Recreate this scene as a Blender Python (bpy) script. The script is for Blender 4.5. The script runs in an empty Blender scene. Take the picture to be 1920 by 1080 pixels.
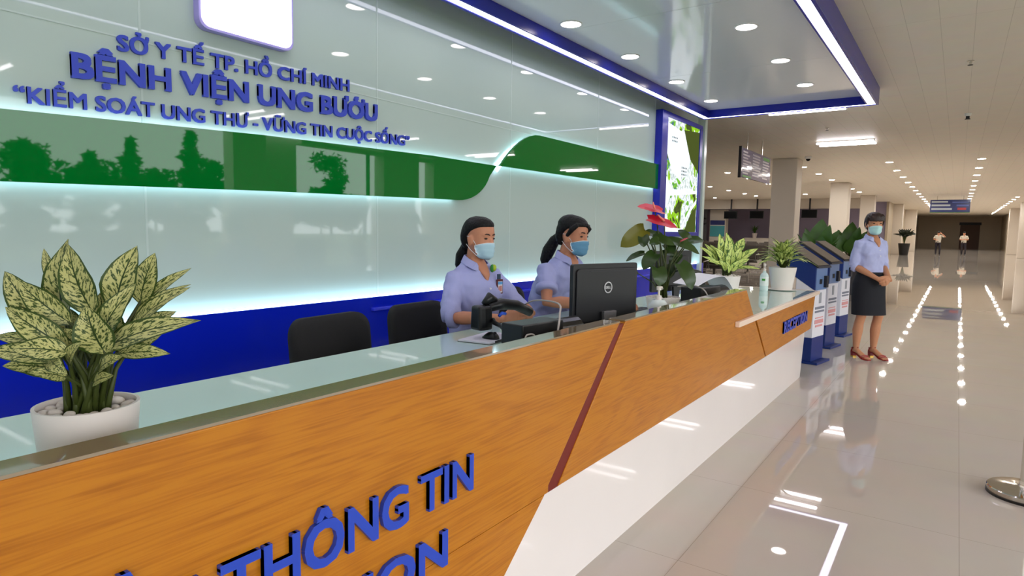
import bpy, bmesh, math, random
from mathutils import Vector, Matrix, Euler, noise
random.seed(7)
PI = math.pi
SC = bpy.context.scene
COL = SC.collection

# ------------------------------------------------------------------ camera, sky, exposure
cam_data = bpy.data.cameras.new('camera')
cam_data.lens = 22.485
cam_data.sensor_width = 36.0
cam_data.clip_end = 400
cam = bpy.data.objects.new('camera', cam_data)
COL.objects.link(cam)
R_ = Matrix(((0.5711563650908936, 0.06601328520701788, -0.8181825302414705),
             (-0.8206811833603337, 0.06560977437231219, -0.5676070408170575),
             (0.016211165733542515, 0.995659381356391, 0.09164930126612213)))
cam.matrix_world = Matrix.Translation((0, 0, 1.33)) @ R_.to_4x4()
SC.camera = cam

world = bpy.data.worlds.new('overcast_sky')
SC.world = world
world.use_nodes = True
bg = world.node_tree.nodes['Background']
bg.inputs[0].default_value = (0.93, 0.97, 1.0, 1)
bg.inputs[1].default_value = 4.0

SC.view_settings.view_transform = 'Standard'
SC.view_settings.look = 'None'
SC.view_settings.exposure = 0.14
SC.view_settings.gamma = 1.0
SC.view_settings.use_curve_mapping = False
SC.cycles.use_denoising = True
SC.cycles.max_bounces = 10
SC.cycles.diffuse_bounces = 5
SC.cycles.glossy_bounces = 5
SC.cycles.transmission_bounces = 6
SC.cycles.sample_clamp_indirect = 6.0
SC.cycles.caustics_reflective = False
SC.cycles.caustics_refractive = False

# lamp radiances
E_DOWN = 20.0     # round downlights of the canopy
E_HALL = 390.0    # round downlights of the hall ceiling
E_TUBE = 18.0     # tube lights
E_LED = 7.0       # light strips round the canopy
E_HALO = 9.0      # light strips hidden behind the bands of the back wall

# ------------------------------------------------------------------ helpers
def lin(c):
    return tuple((x / 12.92 if x <= 0.04045 else ((x + 0.055) / 1.055) ** 2.4) for x in [v / 255.0 for v in c]) + (1.0,)

def mat(name, rgb, rough=0.5, metal=0.0, spec=0.5, coat=0.0, bump=0.0, bscale=40.0, trans=0.0, ior=1.45, var=0.0, vscale=8.0, emis=None, estr=0.0):
    m = bpy.data.materials.new(name)
    m.use_nodes = True
    nt = m.node_tree
    b = nt.nodes['Principled BSDF']
    b.inputs['Base Color'].default_value = lin(rgb)
    b.inputs['Roughness'].default_value = rough
    b.inputs['Metallic'].default_value = metal
    b.inputs['Specular IOR Level'].default_value = spec
    b.inputs['Coat Weight'].default_value = coat
    b.inputs['Coat Roughness'].default_value = 0.03
    b.inputs['Transmission Weight'].default_value = trans
    b.inputs['IOR'].default_value = ior
    if emis:
        b.inputs['Emission Color'].default_value = lin(emis)
        b.inputs['Emission Strength'].default_value = estr
    tc = None
    if bump or var:
        tc = nt.nodes.new('ShaderNodeTexCoord')
    if var:
        n = nt.nodes.new('ShaderNodeTexNoise'); n.inputs['Scale'].default_value = vscale; n.inputs['Detail'].default_value = 4
        nt.links.new(tc.outputs['Object'], n.inputs['Vector'])
        mx = nt.nodes.new('ShaderNodeMix'); mx.data_type = 'RGBA'
        mx.inputs[6].default_value = lin([max(0, v * (1 - var)) for v in rgb]); mx.inputs[7].default_value = lin([min(255, v * (1 + var)) for v in rgb])
        nt.links.new(n.outputs['Fac'], mx.inputs[0]); nt.links.new(mx.outputs[2], b.inputs['Base Color'])
    if bump:
        n2 = nt.nodes.new('ShaderNodeTexNoise'); n2.inputs['Scale'].default_value = bscale; n2.inputs['Detail'].default_value = 3
        nt.links.new(tc.outputs['Object'], n2.inputs['Vector'])
        bp = nt.nodes.new('ShaderNodeBump'); bp.inputs['Strength'].default_value = bump; bp.inputs['Distance'].default_value = 0.01
        nt.links.new(n2.outputs['Fac'], bp.inputs['Height']); nt.links.new(bp.outputs['Normal'], b.inputs['Normal'])
    return m

def emit(name, rgb, s):
    m = bpy.data.materials.new(name); m.use_nodes = True
    nt = m.node_tree; nt.nodes.clear()
    e = nt.nodes.new('ShaderNodeEmission'); e.inputs[0].default_value = lin(rgb); e.inputs[1].default_value = s
    o = nt.nodes.new('ShaderNodeOutputMaterial'); nt.links.new(e.outputs[0], o.inputs[0])
    return m

def frame_from(d, ref=None):
    d = d.normalized()
    r = ref if ref is not None else (Vector((0, 0, 1)) if abs(d.z) < 0.9 else Vector((0, 1, 0)))
    u = r.cross(d)
    if u.length < 1e-5:
        u = Vector((1, 0, 0)).cross(d)
    u.normalize()
    v = d.cross(u).normalized()
    return u, v

class MB:
    def __init__(s):
        s.v = []; s.f = []; s.uv = {}
    def add(s, verts, faces):
        o = len(s.v)
        s.v += [Vector(p) for p in verts]
        s.f += [tuple(i + o for i in f) for f in faces]
        return o
    def box(s, lo, hi, M=None):
        x0, y0, z0 = lo; x1, y1, z1 = hi
        P = [Vector(p) for p in ((x0, y0, z0), (x1, y0, z0), (x1, y1, z0), (x0, y1, z0), (x0, y0, z1), (x1, y0, z1), (x1, y1, z1), (x0, y1, z1))]
        if M is not None: P = [M @ p for p in P]
        s.add(P, [(3, 2, 1, 0), (4, 5, 6, 7), (0, 1, 5, 4), (1, 2, 6, 5), (2, 3, 7, 6), (3, 0, 4, 7)])
        return s
    def loft(s, rings, cap=True, closed=True):
        n = len(rings[0]); o = len(s.v)
        for r in rings: s.v += [Vector(p) for p in r]
        for i in range(len(rings) - 1):
            for j in range(n if closed else n - 1):
                a = o + i * n + j; b = o + i * n + (j + 1) % n
                s.f.append((a, b, b + n, a + n))
        if cap and closed:
            s.f.append(tuple(o + j for j in reversed(range(n))))
            e = o + (len(rings) - 1) * n
            s.f.append(tuple(e + j for j in range(n)))
        return s
    def tube(s, pts, rad, n=10, ref=None, cap=True):
        pts = [Vector(p) for p in pts]
        if not isinstance(rad, (list, tuple)): rad = [rad] * len(pts)
        rings = []
        pu = None
        for i, p in enumerate(pts):
            d = (pts[min(i + 1, len(pts) - 1)] - pts[max(i - 1, 0)])
            if d.length < 1e-7: d = Vector((0, 0, 1))
            d.normalize()
            if pu is None: u, v = frame_from(d, ref)
            else:
                u = pu - d * pu.dot(d)
                if u.length < 1e-5: u, v = frame_from(d, ref)
                u.normalize(); v = d.cross(u).normalized()
            pu = u
            r = rad[i]; ru, rv = r if isinstance(r, tuple) else (r, r)
            rings.append([p + u * (ru * math.cos(2 * PI * k / n)) + v * (rv * math.sin(2 * PI * k / n)) for k in range(n)])
        return s.loft(rings, cap)
    def cyl(s, p0, p1, r0, r1=None, n=20):
        return s.tube([p0, p1], [r0, r0 if r1 is None else r1], n)
    def lathe(s, prof, c=(0, 0, 0), n=32):
        c = Vector(c)
        rings = [[c + Vector((r * math.cos(2 * PI * k / n), r * math.sin(2 * PI * k / n), z)) for k in range(n)] for r, z in prof]
        return s.loft(rings, True)
    def ell(s, c, r, n=14, m=9, M=None):
        c = Vector(c); rings = []
        for i in range(m):
            t = -PI / 2 + PI * (i + 0.5 if 0 < i < m - 1 else (0.12 if i == 0 else m - 0.12)) / m
            z = math.sin(t); q = math.cos(t)
            ring = []
            for k in range(n):
                p = Vector((r[0] * q * math.cos(2 * PI * k / n), r[1] * q * math.sin(2 * PI * k / n), r[2] * z))
                if M is not None: p = M @ p
                ring.append(c + p)
            rings.append(ring)
        return s.loft(rings, True)
    def prism(s, poly, fn, d0, d1):
        """poly: list of 2D points; fn(a, b, d) -> 3D point"""
        n = len(poly)
        o = len(s.v)
        s.v += [Vector(fn(a, b, d0)) for a, b in poly] + [Vector(fn(a, b, d1)) for a, b in poly]
        s.f.append(tuple(o + i for i in range(n))); s.f.append(tuple(o + n + i for i in reversed(range(n))))
        for i in range(n):
            j = (i + 1) % n
            s.f.append((o + j, o + i, o + n + i, o + n + j))
        return s
    def make(s, name, m=None, parent=None, smooth=None, bevel=0.0, seg=2, sub=0, loc=None, fix=True):
        me = bpy.data.meshes.new(name)
        me.from_pydata([tuple(p) for p in s.v], [], s.f)
        if s.uv:
            uvl = me.uv_layers.new(name='UVMap')
            for li, l in enumerate(me.loops):
                uvl.data[li].uv = s.uv.get(l.vertex_index, (0, 0))
        if fix:
            bm = bmesh.new(); bm.from_mesh(me); bmesh.ops.recalc_face_normals(bm, faces=bm.faces); bm.to_mesh(me); bm.free()
        o = bpy.data.objects.new(name, me)
        COL.objects.link(o)
        if m is not None:
            for x in (m if isinstance(m, list) else [m]): me.materials.append(x)
        if parent is not None: o.parent = parent
        if loc is not None: o.location = loc
        if bevel:
            b = o.modifiers.new('bevel', 'BEVEL'); b.width = bevel; b.segments = seg; b.limit_method = 'ANGLE'; b.angle_limit = math.radians(35)
        if sub:
            u = o.modifiers.new('subd', 'SUBSURF'); u.levels = sub; u.render_levels = sub
        if smooth:
            me.shade_smooth()
            if smooth == 'auto': me.set_sharp_from_angle(angle=math.radians(40))
        return o

def tag(o, label, cat, group=None):
    o['label'] = label; o['category'] = cat
    if group: o['group'] = group
    return o

def thing(name, label, cat, loc=(0, 0, 0), rz=0.0, group=None, scale=1.0):
    o = bpy.data.objects.new(name, None); COL.objects.link(o)
    o.empty_display_size = 0.05
    o.location = loc; o.rotation_euler = (0, 0, rz); o.scale = (scale,) * 3
    return tag(o, label, cat, group)

def struct(o):
    o['kind'] = 'structure'
    return o

def dup(root, loc, rz=None, label=None, scale=None):
    r = root.copy(); COL.objects.link(r); r.location = loc
    if rz is not None: r.rotation_euler = (0, 0, rz)
    if scale: r.scale = (scale,) * 3
    if label: r['label'] = label
    for ch in list(root.children):
        c = ch.copy(); COL.objects.link(c); c.parent = r
        for g in list(ch.children):
            d = g.copy(); COL.objects.link(d); d.parent = c
    return r

def baked(o):
    """apply the modifiers of o"""
    dg = bpy.context.evaluated_depsgraph_get()
    me = bpy.data.meshes.new_from_object(o.evaluated_get(dg))
    o.modifiers.clear(); o.data = me
    return o

def text_obj(name, s, m, parent, M, w, h, slope=0.0, depth=0.012, bold=0.02, ref='H', horns=()):
    """raised lettering w wide with capitals h high, one mesh per letter; M maps (x, y, z-out) to the place"""
    def conv(st):
        c = bpy.data.curves.new(name, 'FONT'); c.body = st; c.size = 1.0; c.extrude = 0.5; c.resolution_u = 3
        o = bpy.data.objects.new(name, c); COL.objects.link(o)
        bpy.context.view_layer.update()
        me = bpy.data.meshes.new_from_object(o.evaluated_get(bpy.context.evaluated_depsgraph_get()))
        bpy.data.objects.remove(o); bpy.data.curves.remove(c)
        return me
    mr = conv(ref); ys = [v.co.y for v in mr.vertices]; y0, y1 = min(ys), max(ys)
    bpy.data.meshes.remove(mr)
    me = conv(s)
    nv = len(me.vertices)
    par = list(range(nv))
    def find(a):
        while par[a] != a: par[a] = par[par[a]]; a = par[a]
        return a
    for e in me.edges:
        a, b = find(e.vertices[0]), find(e.vertices[1])
        if a != b: par[a] = b
    co = [v.co.copy() for v in me.vertices]
    isl = {}
    for i in range(nv): isl.setdefault(find(i), []).append(i)
    cl = []   # clusters: [xmin, xmax, vertex set]
    for vs in sorted(isl.values(), key=lambda q: min(co[i].x for i in q) - max(co[i].x for i in q)):
        a, b = min(co[i].x for i in vs), max(co[i].x for i in vs)
        for c in cl:
            ov = min(b, c[1]) - max(a, c[0])
            if ov > 0.35 * (b - a): c[2].update(vs); c[0] = min(a, c[0]); c[1] = max(b, c[1]); break
        else: cl.append([a, b, set(vs)])
    # strokes meeting side by side (front, back and rim of one glyph) share a cluster
    cl.sort(key=lambda c: c[0])
    xs = [p.x for p in co]; x0, x1 = min(xs) - bold, max(xs) + bold
    y0 -= bold; y1 += bold
    root = bpy.data.objects.new(name, None); COL.objects.link(root)
    if parent is not None: root.parent = parent
    root.matrix_local = M
    faces = [tuple(p.vertices) for p in me.polygons]
    sh = [(-bold, -bold, 0), (bold, -bold, .002), (bold, bold, .004), (-bold, bold, .006), (0, 0, .008)] if bold else [(0, 0, 0)]
    for ci, c in enumerate(cl):
        idx = {v: k for k, v in enumerate(sorted(c[2]))}
        fs = [f for f in faces if f[0] in idx]
        V = []; F = []
        for dx, dy, dz in sh:
            o = len(V)
            for v in sorted(c[2]):
                x = (co[v].x + dx - x0) / (x1 - x0) * w; y = (co[v].y + dy - y0) / (y1 - y0) * h + slope * x
                V.append((x, y, (co[v].z + 0.5 - (dz if co[v].z > 0 else 0)) * depth))
            F += [tuple(idx[q] + o for q in f) for f in fs]
        if ci in horns:      # the hook of a Vietnamese O
            cx = [q for q in V]; xa = min(q[0] for q in cx); xb = max(q[0] for q in cx); xm = xb - .16 * (xb - xa); yo = slope * xb
            for q in ((xm - .02 * h, .80 * h, xm + .20 * h, .96 * h), (xm + .07 * h, .93 * h, xm + .24 * h, 1.16 * h)):
                o = len(V); V += [(q[0], q[1] + yo, 0), (q[2], q[1] + yo, 0), (q[2], q[3] + yo, 0), (q[0], q[3] + yo, 0), (q[0], q[1] + yo, depth), (q[2], q[1] + yo, depth), (q[2], q[3] + yo, depth), (q[0], q[3] + yo, depth)]
                F += [tuple(o + i for i in f) for f in ((3, 2, 1, 0), (4, 5, 6, 7), (0, 1, 5, 4), (1, 2, 6, 5), (2, 3, 7, 6), (3, 0, 4, 7))]
        g = bpy.data.meshes.new('letter'); g.from_pydata(V, [], F); g.materials.append(m)
        lo = bpy.data.objects.new('letter', g); COL.objects.link(lo); lo.parent = root
    bpy.data.meshes.remove(me)
    return root

# text frame on a wall facing -Y whose lower left capital corner is at p
def on_wall(p): return Matrix(((1, 0, 0, p[0]), (0, 0, -1, p[1]), (0, 1, 0, p[2]), (0, 0, 0, 1)))

# ------------------------------------------------------------------ materials
def tile_mat(name, rgb, rgb2, px, py, ox, oy, mortar, rough, spec, mcol, coat=0.0):
    m = mat(name, rgb, rough, spec=spec, coat=coat)
    nt = m.node_tree; b = nt.nodes['Principled BSDF']
    tc = nt.nodes.new('ShaderNodeTexCoord'); mp = nt.nodes.new('ShaderNodeMapping')
    mp.inputs['Location'].default_value = (-ox, -oy, 0)
    br = nt.nodes.new('ShaderNodeTexBrick'); br.offset = 0; br.inputs['Scale'].default_value = 1
    br.inputs['Brick Width'].default_value = px; br.inputs['Row Height'].default_value = py
    br.inputs['Mortar Size'].default_value = mortar; br.inputs['Mortar Smooth'].default_value = 0.1
    br.inputs['Color1'].default_value = lin(rgb); br.inputs['Color2'].default_value = lin(rgb2); br.inputs['Mortar'].default_value = lin(mcol)
    nz = nt.nodes.new('ShaderNodeTexNoise'); nz.inputs['Scale'].default_value = 3; nz.inputs['Detail'].default_value = 5
    mx = nt.nodes.new('ShaderNodeMix'); mx.data_type = 'RGBA'; mx.blend_type = 'MULTIPLY'; mx.inputs[0].default_value = 0.12
    nt.links.new(tc.outputs['Object'], mp.inputs[0]); nt.links.new(mp.outputs[0], br.inputs['Vector']); nt.links.new(tc.outputs['Object'], nz.inputs['Vector'])
    nt.links.new(br.outputs['Color'], mx.inputs[6]); nt.links.new(nz.outputs['Color'], mx.inputs[7]); nt.links.new(mx.outputs[2], b.inputs['Base Color'])
    return m

def wood_mat(name):
    m = mat(name, (200, 125, 38), 0.28, spec=0.35)
    nt = m.node_tree; b = nt.nodes['Principled BSDF']
    tc = nt.nodes.new('ShaderNodeTexCoord'); mp = nt.nodes.new('ShaderNodeMapping'); mp.inputs['Scale'].default_value = (0.7, 2.0, 4.2)
    n1 = nt.nodes.new('ShaderNodeTexNoise'); n1.inputs['Scale'].default_value = 1.6; n1.inputs['Detail'].default_value = 3; n1.inputs['Distortion'].default_value = 0.6
    wv = nt.nodes.new('ShaderNodeMath'); wv.operation = 'MULTIPLY'; wv.inputs[1].default_value = 46.0
    sn = nt.nodes.new('ShaderNodeMath'); sn.operation = 'SINE'
    mp2 = nt.nodes.new('ShaderNodeMapping'); mp2.inputs['Scale'].default_value = (3.5, 30, 110)
    n2 = nt.nodes.new('ShaderNodeTexNoise'); n2.inputs['Scale'].default_value = 1.5; n2.inputs['Detail'].default_value = 3
    ad = nt.nodes.new('ShaderNodeMath'); ad.operation = 'MULTIPLY_ADD'; ad.inputs[1].default_value = 0.085
    r = nt.nodes.new('ShaderNodeValToRGB')
    r.color_ramp.elements[0].position = 0.2; r.color_ramp.elements[0].color = lin((160, 94, 20))
    r.color_ramp.elements[1].position = 0.6; r.color_ramp.elements[1].color = lin((190, 121, 30))
    e = r.color_ramp.elements.new(0.46); e.color = lin((182, 112, 26))
    L = nt.links.new
    L(tc.outputs['Object'], mp.inputs[0]); L(mp.outputs[0], n1.inputs['Vector']); L(n1.outputs['Fac'], wv.inputs[0]); L(wv.outputs[0], sn.inputs[0])
    L(tc.outputs['Object'], mp2.inputs[0]); L(mp2.outputs[0], n2.inputs['Vector'])
    L(sn.outputs[0], ad.inputs[0]); L(n2.outputs['Fac'], ad.inputs[2]); L(ad.outputs[0], r.inputs[0]); L(r.outputs[0], b.inputs['Base Color'])
    return m

M_floor = tile_mat('floor_tile_beige', (200, 191, 181), (202, 193, 183), 0.94, 0.94, 2.44, -0.09, 0.0012, 0.02, 0.55, (164, 154, 142))
M_ceil = tile_mat('ceiling_board_cream', (236, 227, 212), (234, 225, 210), 4.0, 0.3, 12.06, 0.0, 0.0025, 0.4, 0.35, (204, 194, 178))
M_wood = wood_mat('counter_wood_orange')
M_gap = mat('counter_groove_red', (112, 22, 8), 0.4)
M_ledge = mat('counter_ledge_lacquer', (140, 120, 92), 0.09, spec=0.7, coat=0.6)
M_base = mat('counter_base_white', (236, 229, 227), 0.05, spec=0.5, coat=0.3, var=0.02, vscale=2.0)
M_glass = mat('counter_glass_pale_green', (186, 214, 204), 0.03, spec=0.6, coat=0.4)
M_trim = mat('counter_trim_cream', (246, 222, 202), 0.25)
M_wallg = mat('wall_glass_grey_green', (184, 201, 193), 0.025, spec=0.5, ior=1.5)
M_seam = mat('wall_seam_line', (190, 205, 198), 0.3)
M_green = mat('band_green', (0, 112, 38), 0.02, spec=0.5, ior=1.5)
M_blue = mat('dado_blue', (12, 36, 196), 0.12, spec=0.5)
M_blue2 = mat('canopy_blue', (30, 38, 158), 0.25, spec=0.4)
M_letter = mat('letter_blue', (38, 72, 190), 0.3)
M_letter2 = mat('letter_blue_wall', (52, 72, 190), 0.35)
M_silver = mat('canopy_panel_silver', (236, 238, 240), 0.1, metal=0.0, spec=1.0, bump=0.02, bscale=1.2)
M_white = mat('white_paint', (222, 214, 204), 0.5)
M_col = mat('column_paint', (206, 197, 186), 0.45)
M_beige = mat('corridor_wall_beige', (182, 168, 146), 0.4, var=0.03, vscale=0.6)
M_violet = mat('alcove_wall_violet', (150, 140, 164), 0.5)
M_dark = mat('dark_grey', (38, 36, 42), 0.5)
M_black = mat('black_plastic', (16, 16, 18), 0.35)
M_blk_s = mat('black_fabric', (26, 26, 27), 0.8, bump=0.25, bscale=300)
M_screen = mat('screen_black', (6, 6, 8), 0.35, spec=.15)
M_chrome = mat('chrome', (205, 200, 190), 0.1, metal=1.0)
M_pot = mat('pot_white', (232, 222, 216), 0.3)
M_led = emit('led_strip_white', (236, 232, 255), E_LED)
M_halo = emit('halo_strip_cool', (196, 232, 255), E_HALO)
M_down = emit('downlight_lens', (255, 244, 240), E_DOWN)
M_hall = emit('hall_downlight_lens', (255, 250, 242), E_HALL)
M_tube = emit('tube_glow', (255, 246, 250), E_TUBE)
M_trimring = mat('lamp_ring_white', (230, 228, 226), 0.4)
# ------------------------------------------------------------------ the room
CZ = 3.55     # ceiling height
WY = 4.1      # face of the glass back wall
K = 4.1 / 3.0 # the wall dressing below is drawn for a wall 3 m away and set up K times as large
def wz(z): return 1.33 + K * (z - 1.33)
def onwall(t):
    t.location = (t.location.x * K, WY, wz(t.location.z)); t.scale = (K, 1, K)
    return t
struct(MB().box((-14, -6.0, -0.1), (95, 22, 0.0)).make('floor', M_floor))
struct(MB().box((-14, -6.0, CZ), (95, 22, CZ + 0.1)).make('ceiling', M_ceil))
struct(MB().box((-14, WY, 0.0), (11.9, WY + 0.12, CZ)).make('wall_back', M_wallg))
struct(MB().box((-14.1, -6.0, 0), (-14.0, WY + .1, CZ)).make('wall_near_end', M_white))
struct(MB().box((88.0, -6.0, 0), (88.1, 4.0, CZ)).make('wall_far_end', M_beige))
struct(MB().box((49.4, 3.9, 0), (88.0, 4.05, CZ)).make('wall_corridor', M_beige))
# the open front with its columns (mirrored in the back wall)
fw = 0
for x0, x1 in ((8.71, 9.58), (9.58, 10.65), (13.5, 15.0), (15.7, 88.0)):
    fw += 1
    y1 = -5.98 if x0 != 9.58 else -6.25
    struct(MB().box((x0, y1 - 0.4, 0), (x1, y1, CZ)).make('wall_front_%d' % fw, M_white))
struct(MB().box((10.65, -6.3, 3.42), (16, -6.02, CZ)).make('trim_lintel', M_white))
struct(MB().box((13.0, -6.2, 0), (13.06, -6.1, 3.42)).make('trim_post', M_dark))
# columns and bulkhead of the waiting hall
for n_, x, y0, y1 in (('near', 20.4, 4.02, 4.72), ('middle', 30.75, 3.96, 4.68), ('far', 41.1, 3.96, 4.68), ('corridor', 52.8, 3.3, 4.06), ('corridor_far', 65.0, 3.05, 3.9), ('front_near', 51.7, -3.96, -3.13), ('front_middle', 62.7, -3.96, -3.13)):
    struct(MB().box((x, y0, 0), (x + .75, y1, CZ)).make('column_' + n_, M_col, bevel=0.02))
struct(MB().box((78.0, -4.3, 0), (88.0, -3.8, CZ)).make('wall_front_return', M_beige))
struct(MB().box((44.0, 4.7, 2.92), (44.25, 22, CZ)).make('trim_bulkhead', M_col))
struct(MB().box((49.5, 4.05, 0), (49.7, 22, CZ)).make('wall_alcove', M_violet))
struct(MB().box((8.0, 21.9, 0), (49.5, 22, CZ)).make('wall_hall_side', M_white))
struct(MB().box((7.9, 4.22, 0), (8.0, 22, CZ)).make('wall_hall_near', M_white))
struct(MB().box((45.0, 13.3, 0), (45.6, 14.4, 2.92)).make('column_alcove', M_col))

# ------------------------------------------------------------------ back wall dressing
SL = 0.024   # the lettering and the left band run up very slightly along the wall
seams = MB()
for x in (1.433, 2.83, 4.27, 5.77, 7.2, -0.0, -1.45):
    seams.box((x * K - 0.007, WY - 0.003, 0.74), (x * K + 0.007, WY + 0.01, CZ))
seams.box((-3, WY - 0.0025, wz(2.118)), (9.8, WY + 0.01, wz(2.125)))
struct(seams.make('trim_seams', M_seam))
dado = thing('wall_dado', 'deep blue glossy dado panel along the foot of the glass wall', 'wall panel', (0, WY, 0))
MB().box((-6, -0.075, 0.0), (12.3, -0.012, 0.74)).make('panel', M_blue, dado, bevel=0.004)
MB().box((3.72, -0.11, 0.625), (9.8, -0.072, 0.648)).make('blue_strip', mat('strip_blue', (52, 66, 225), 0.3), dado, bevel=0.004)  # thin strip of brighter blue along part of the dado
MB().box((-6, -0.07, 0.7405), (12.2, -0.022, 0.748)).make('light_strip', M_halo, dado)

def band(name, label, poly, y0=-0.075, y1=-0.05):
    t = onwall(thing(name, label, 'wall band', (0, WY, 0)))
    MB().prism(poly, lambda a, b, d: (a, d, b), y0, y1).make('panel', M_green, t)
    return t
# left, lower band ending in a rounded swoop
pl = [(-5, 1.47), (0.9, 1.477), (2.0, 1.505), (3.284, 1.527), (3.55, 1.53)]
for k in range(1, 10):
    a = -PI / 2 + (PI / 2 - 0.35) * k / 9
    pl.append((3.55 + 0.40 * math.cos(a) , 1.83 + 0.30 * math.sin(a)))
pl += [(4.01, 1.812), (3.284, 1.815), (2.0, 1.788), (0.9, 1.745), (-5, 1.735)]
bl = band('green_wave_band', 'lower left green glossy band, ending in a rounded swoop, on the glass wall', pl)
st = MB(); 
for (xa, za), (xb, zb) in zip(pl[:4], pl[1:5]): st.prism([(xa, za + .012), (xb, zb + .012), (xb, zb + .027), (xa, za + .027)], lambda a, b, d: (a, d, b), -0.046, -0.034)
tp = [(-5, 1.735), (0.9, 1.745), (2.0, 1.788), (3.284, 1.815), (4.0, 1.812)]
for (xa, za), (xb, zb) in zip(tp[:-1], tp[1:]): st.prism([(xa, za - .027), (xb, zb - .027), (xb, zb - .012), (xa, za - .012)], lambda a, b, d: (a, d, b), -0.046, -0.034)
st.make('light_strip', M_halo, bl)
MB().box((-5, -0.05, 1.60), (3.5, -0.001, 1.62)).make('bracket', M_dark, bl)
pr = [(4.057, 1.815), (7.22, 1.83), (7.22, 2.115), (4.62, 2.118)]
for k in range(1, 9):
    t_ = k / 8.0
    pr.append((4.62 - 0.56 * t_ ** 1.0 , 2.118 - 0.303 * (t_ ** 1.9)))
pr = pr[:-1]
br_ = band('green_wave_band', 'upper right green glossy band rising behind the seated women', pr)
st = MB()
st.box((4.09, -0.046, 1.835), (7.2, -0.034, 1.85)); st.box((4.6, -0.046, 2.088), (7.2, -0.034, 2.103))
st.make('light_strip', M_halo, br_)
sw = MB()
arc = [(4.58 - 0.56 * t / 8.0, 2.1 - 0.30 * ((t / 8.0) ** 1.9)) for t in range(9)]
for (xa, za), (xb, zb) in zip(arc[:-1], arc[1:]): sw.prism([(xa + .02, za - .02), (xb + .02, zb - .02), (xb + .035, zb - .03), (xa + .035, za - .03)], lambda a, b, d: (a, d, b), -0.046, -0.034)
sw.make('light_strip', M_halo, br_)
MB().box((4.6, -0.05, 1.95), (7.2, -0.001, 1.97)).make('bracket', M_dark, br_)

t1 = text_obj('wall_lettering', 'SỎ Y TẾ TP. HỒ CHÍ MINH', M_letter2, None, on_wall((1.335 * K, WY - 0.001, wz(2.060))), 1.268 * K, 0.068 * K, 0.045, 0.016, 0.026, horns=(1,))
tag(t1, 'topmost and smallest line of raised blue capitals on the glass wall', 'lettering')
t2 = text_obj('wall_lettering', 'BỆNH VIỆN UNG BƯÓU', M_letter2, None, on_wall((1.156 * K, WY - 0.001, wz(1.912))), 1.665 * K, 0.103 * K, 0.038, 0.022, 0.034, horns=(13,))
tag(t2, 'middle and largest line of raised blue capitals on the glass wall', 'lettering')
t3 = text_obj('wall_lettering', '“KIỂM SOÁT UNG THƯ - VỮNG TIN CUỘC SỐNG”', M_letter2, None, on_wall((0.958 * K, WY - 0.001, wz(1.783))), 2.149 * K, 0.064 * K, 0.036, 0.016, 0.02)
tag(t3, 'lowest line of raised blue capitals, in quotation marks, on the glass wall', 'lettering')

# glowing white rounded box
lb = onwall(thing('light_box', 'glowing white rounded square light box above the blue lettering', 'light box', (1.937, WY, 2.5)))
def rrect(w, h, r, n=6):
    P = []
    for cx, cy, a0 in ((w - r, h - r, 0), (-w + r, h - r, PI / 2), (-w + r, -h + r, PI), (w - r, -h + r, 1.5 * PI)):
        P += [(cx + r * math.cos(a0 + PI / 2 * k / n), cy + r * math.sin(a0 + PI / 2 * k / n)) for k in range(n + 1)]
    return P
MB().prism(rrect(0.258, 0.258, 0.05), lambda a, b, d: (a, d, b), -0.06, -0.001).make('case', mat('lilac_case', (170, 160, 226), 0.4), lb)
MB().prism(rrect(0.246, 0.246, 0.045), lambda a, b, d: (a, d, b), -0.066, -0.06).make('diffuser', emit('light_box_glow', (246, 244, 255), 3.0), lb)

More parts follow.
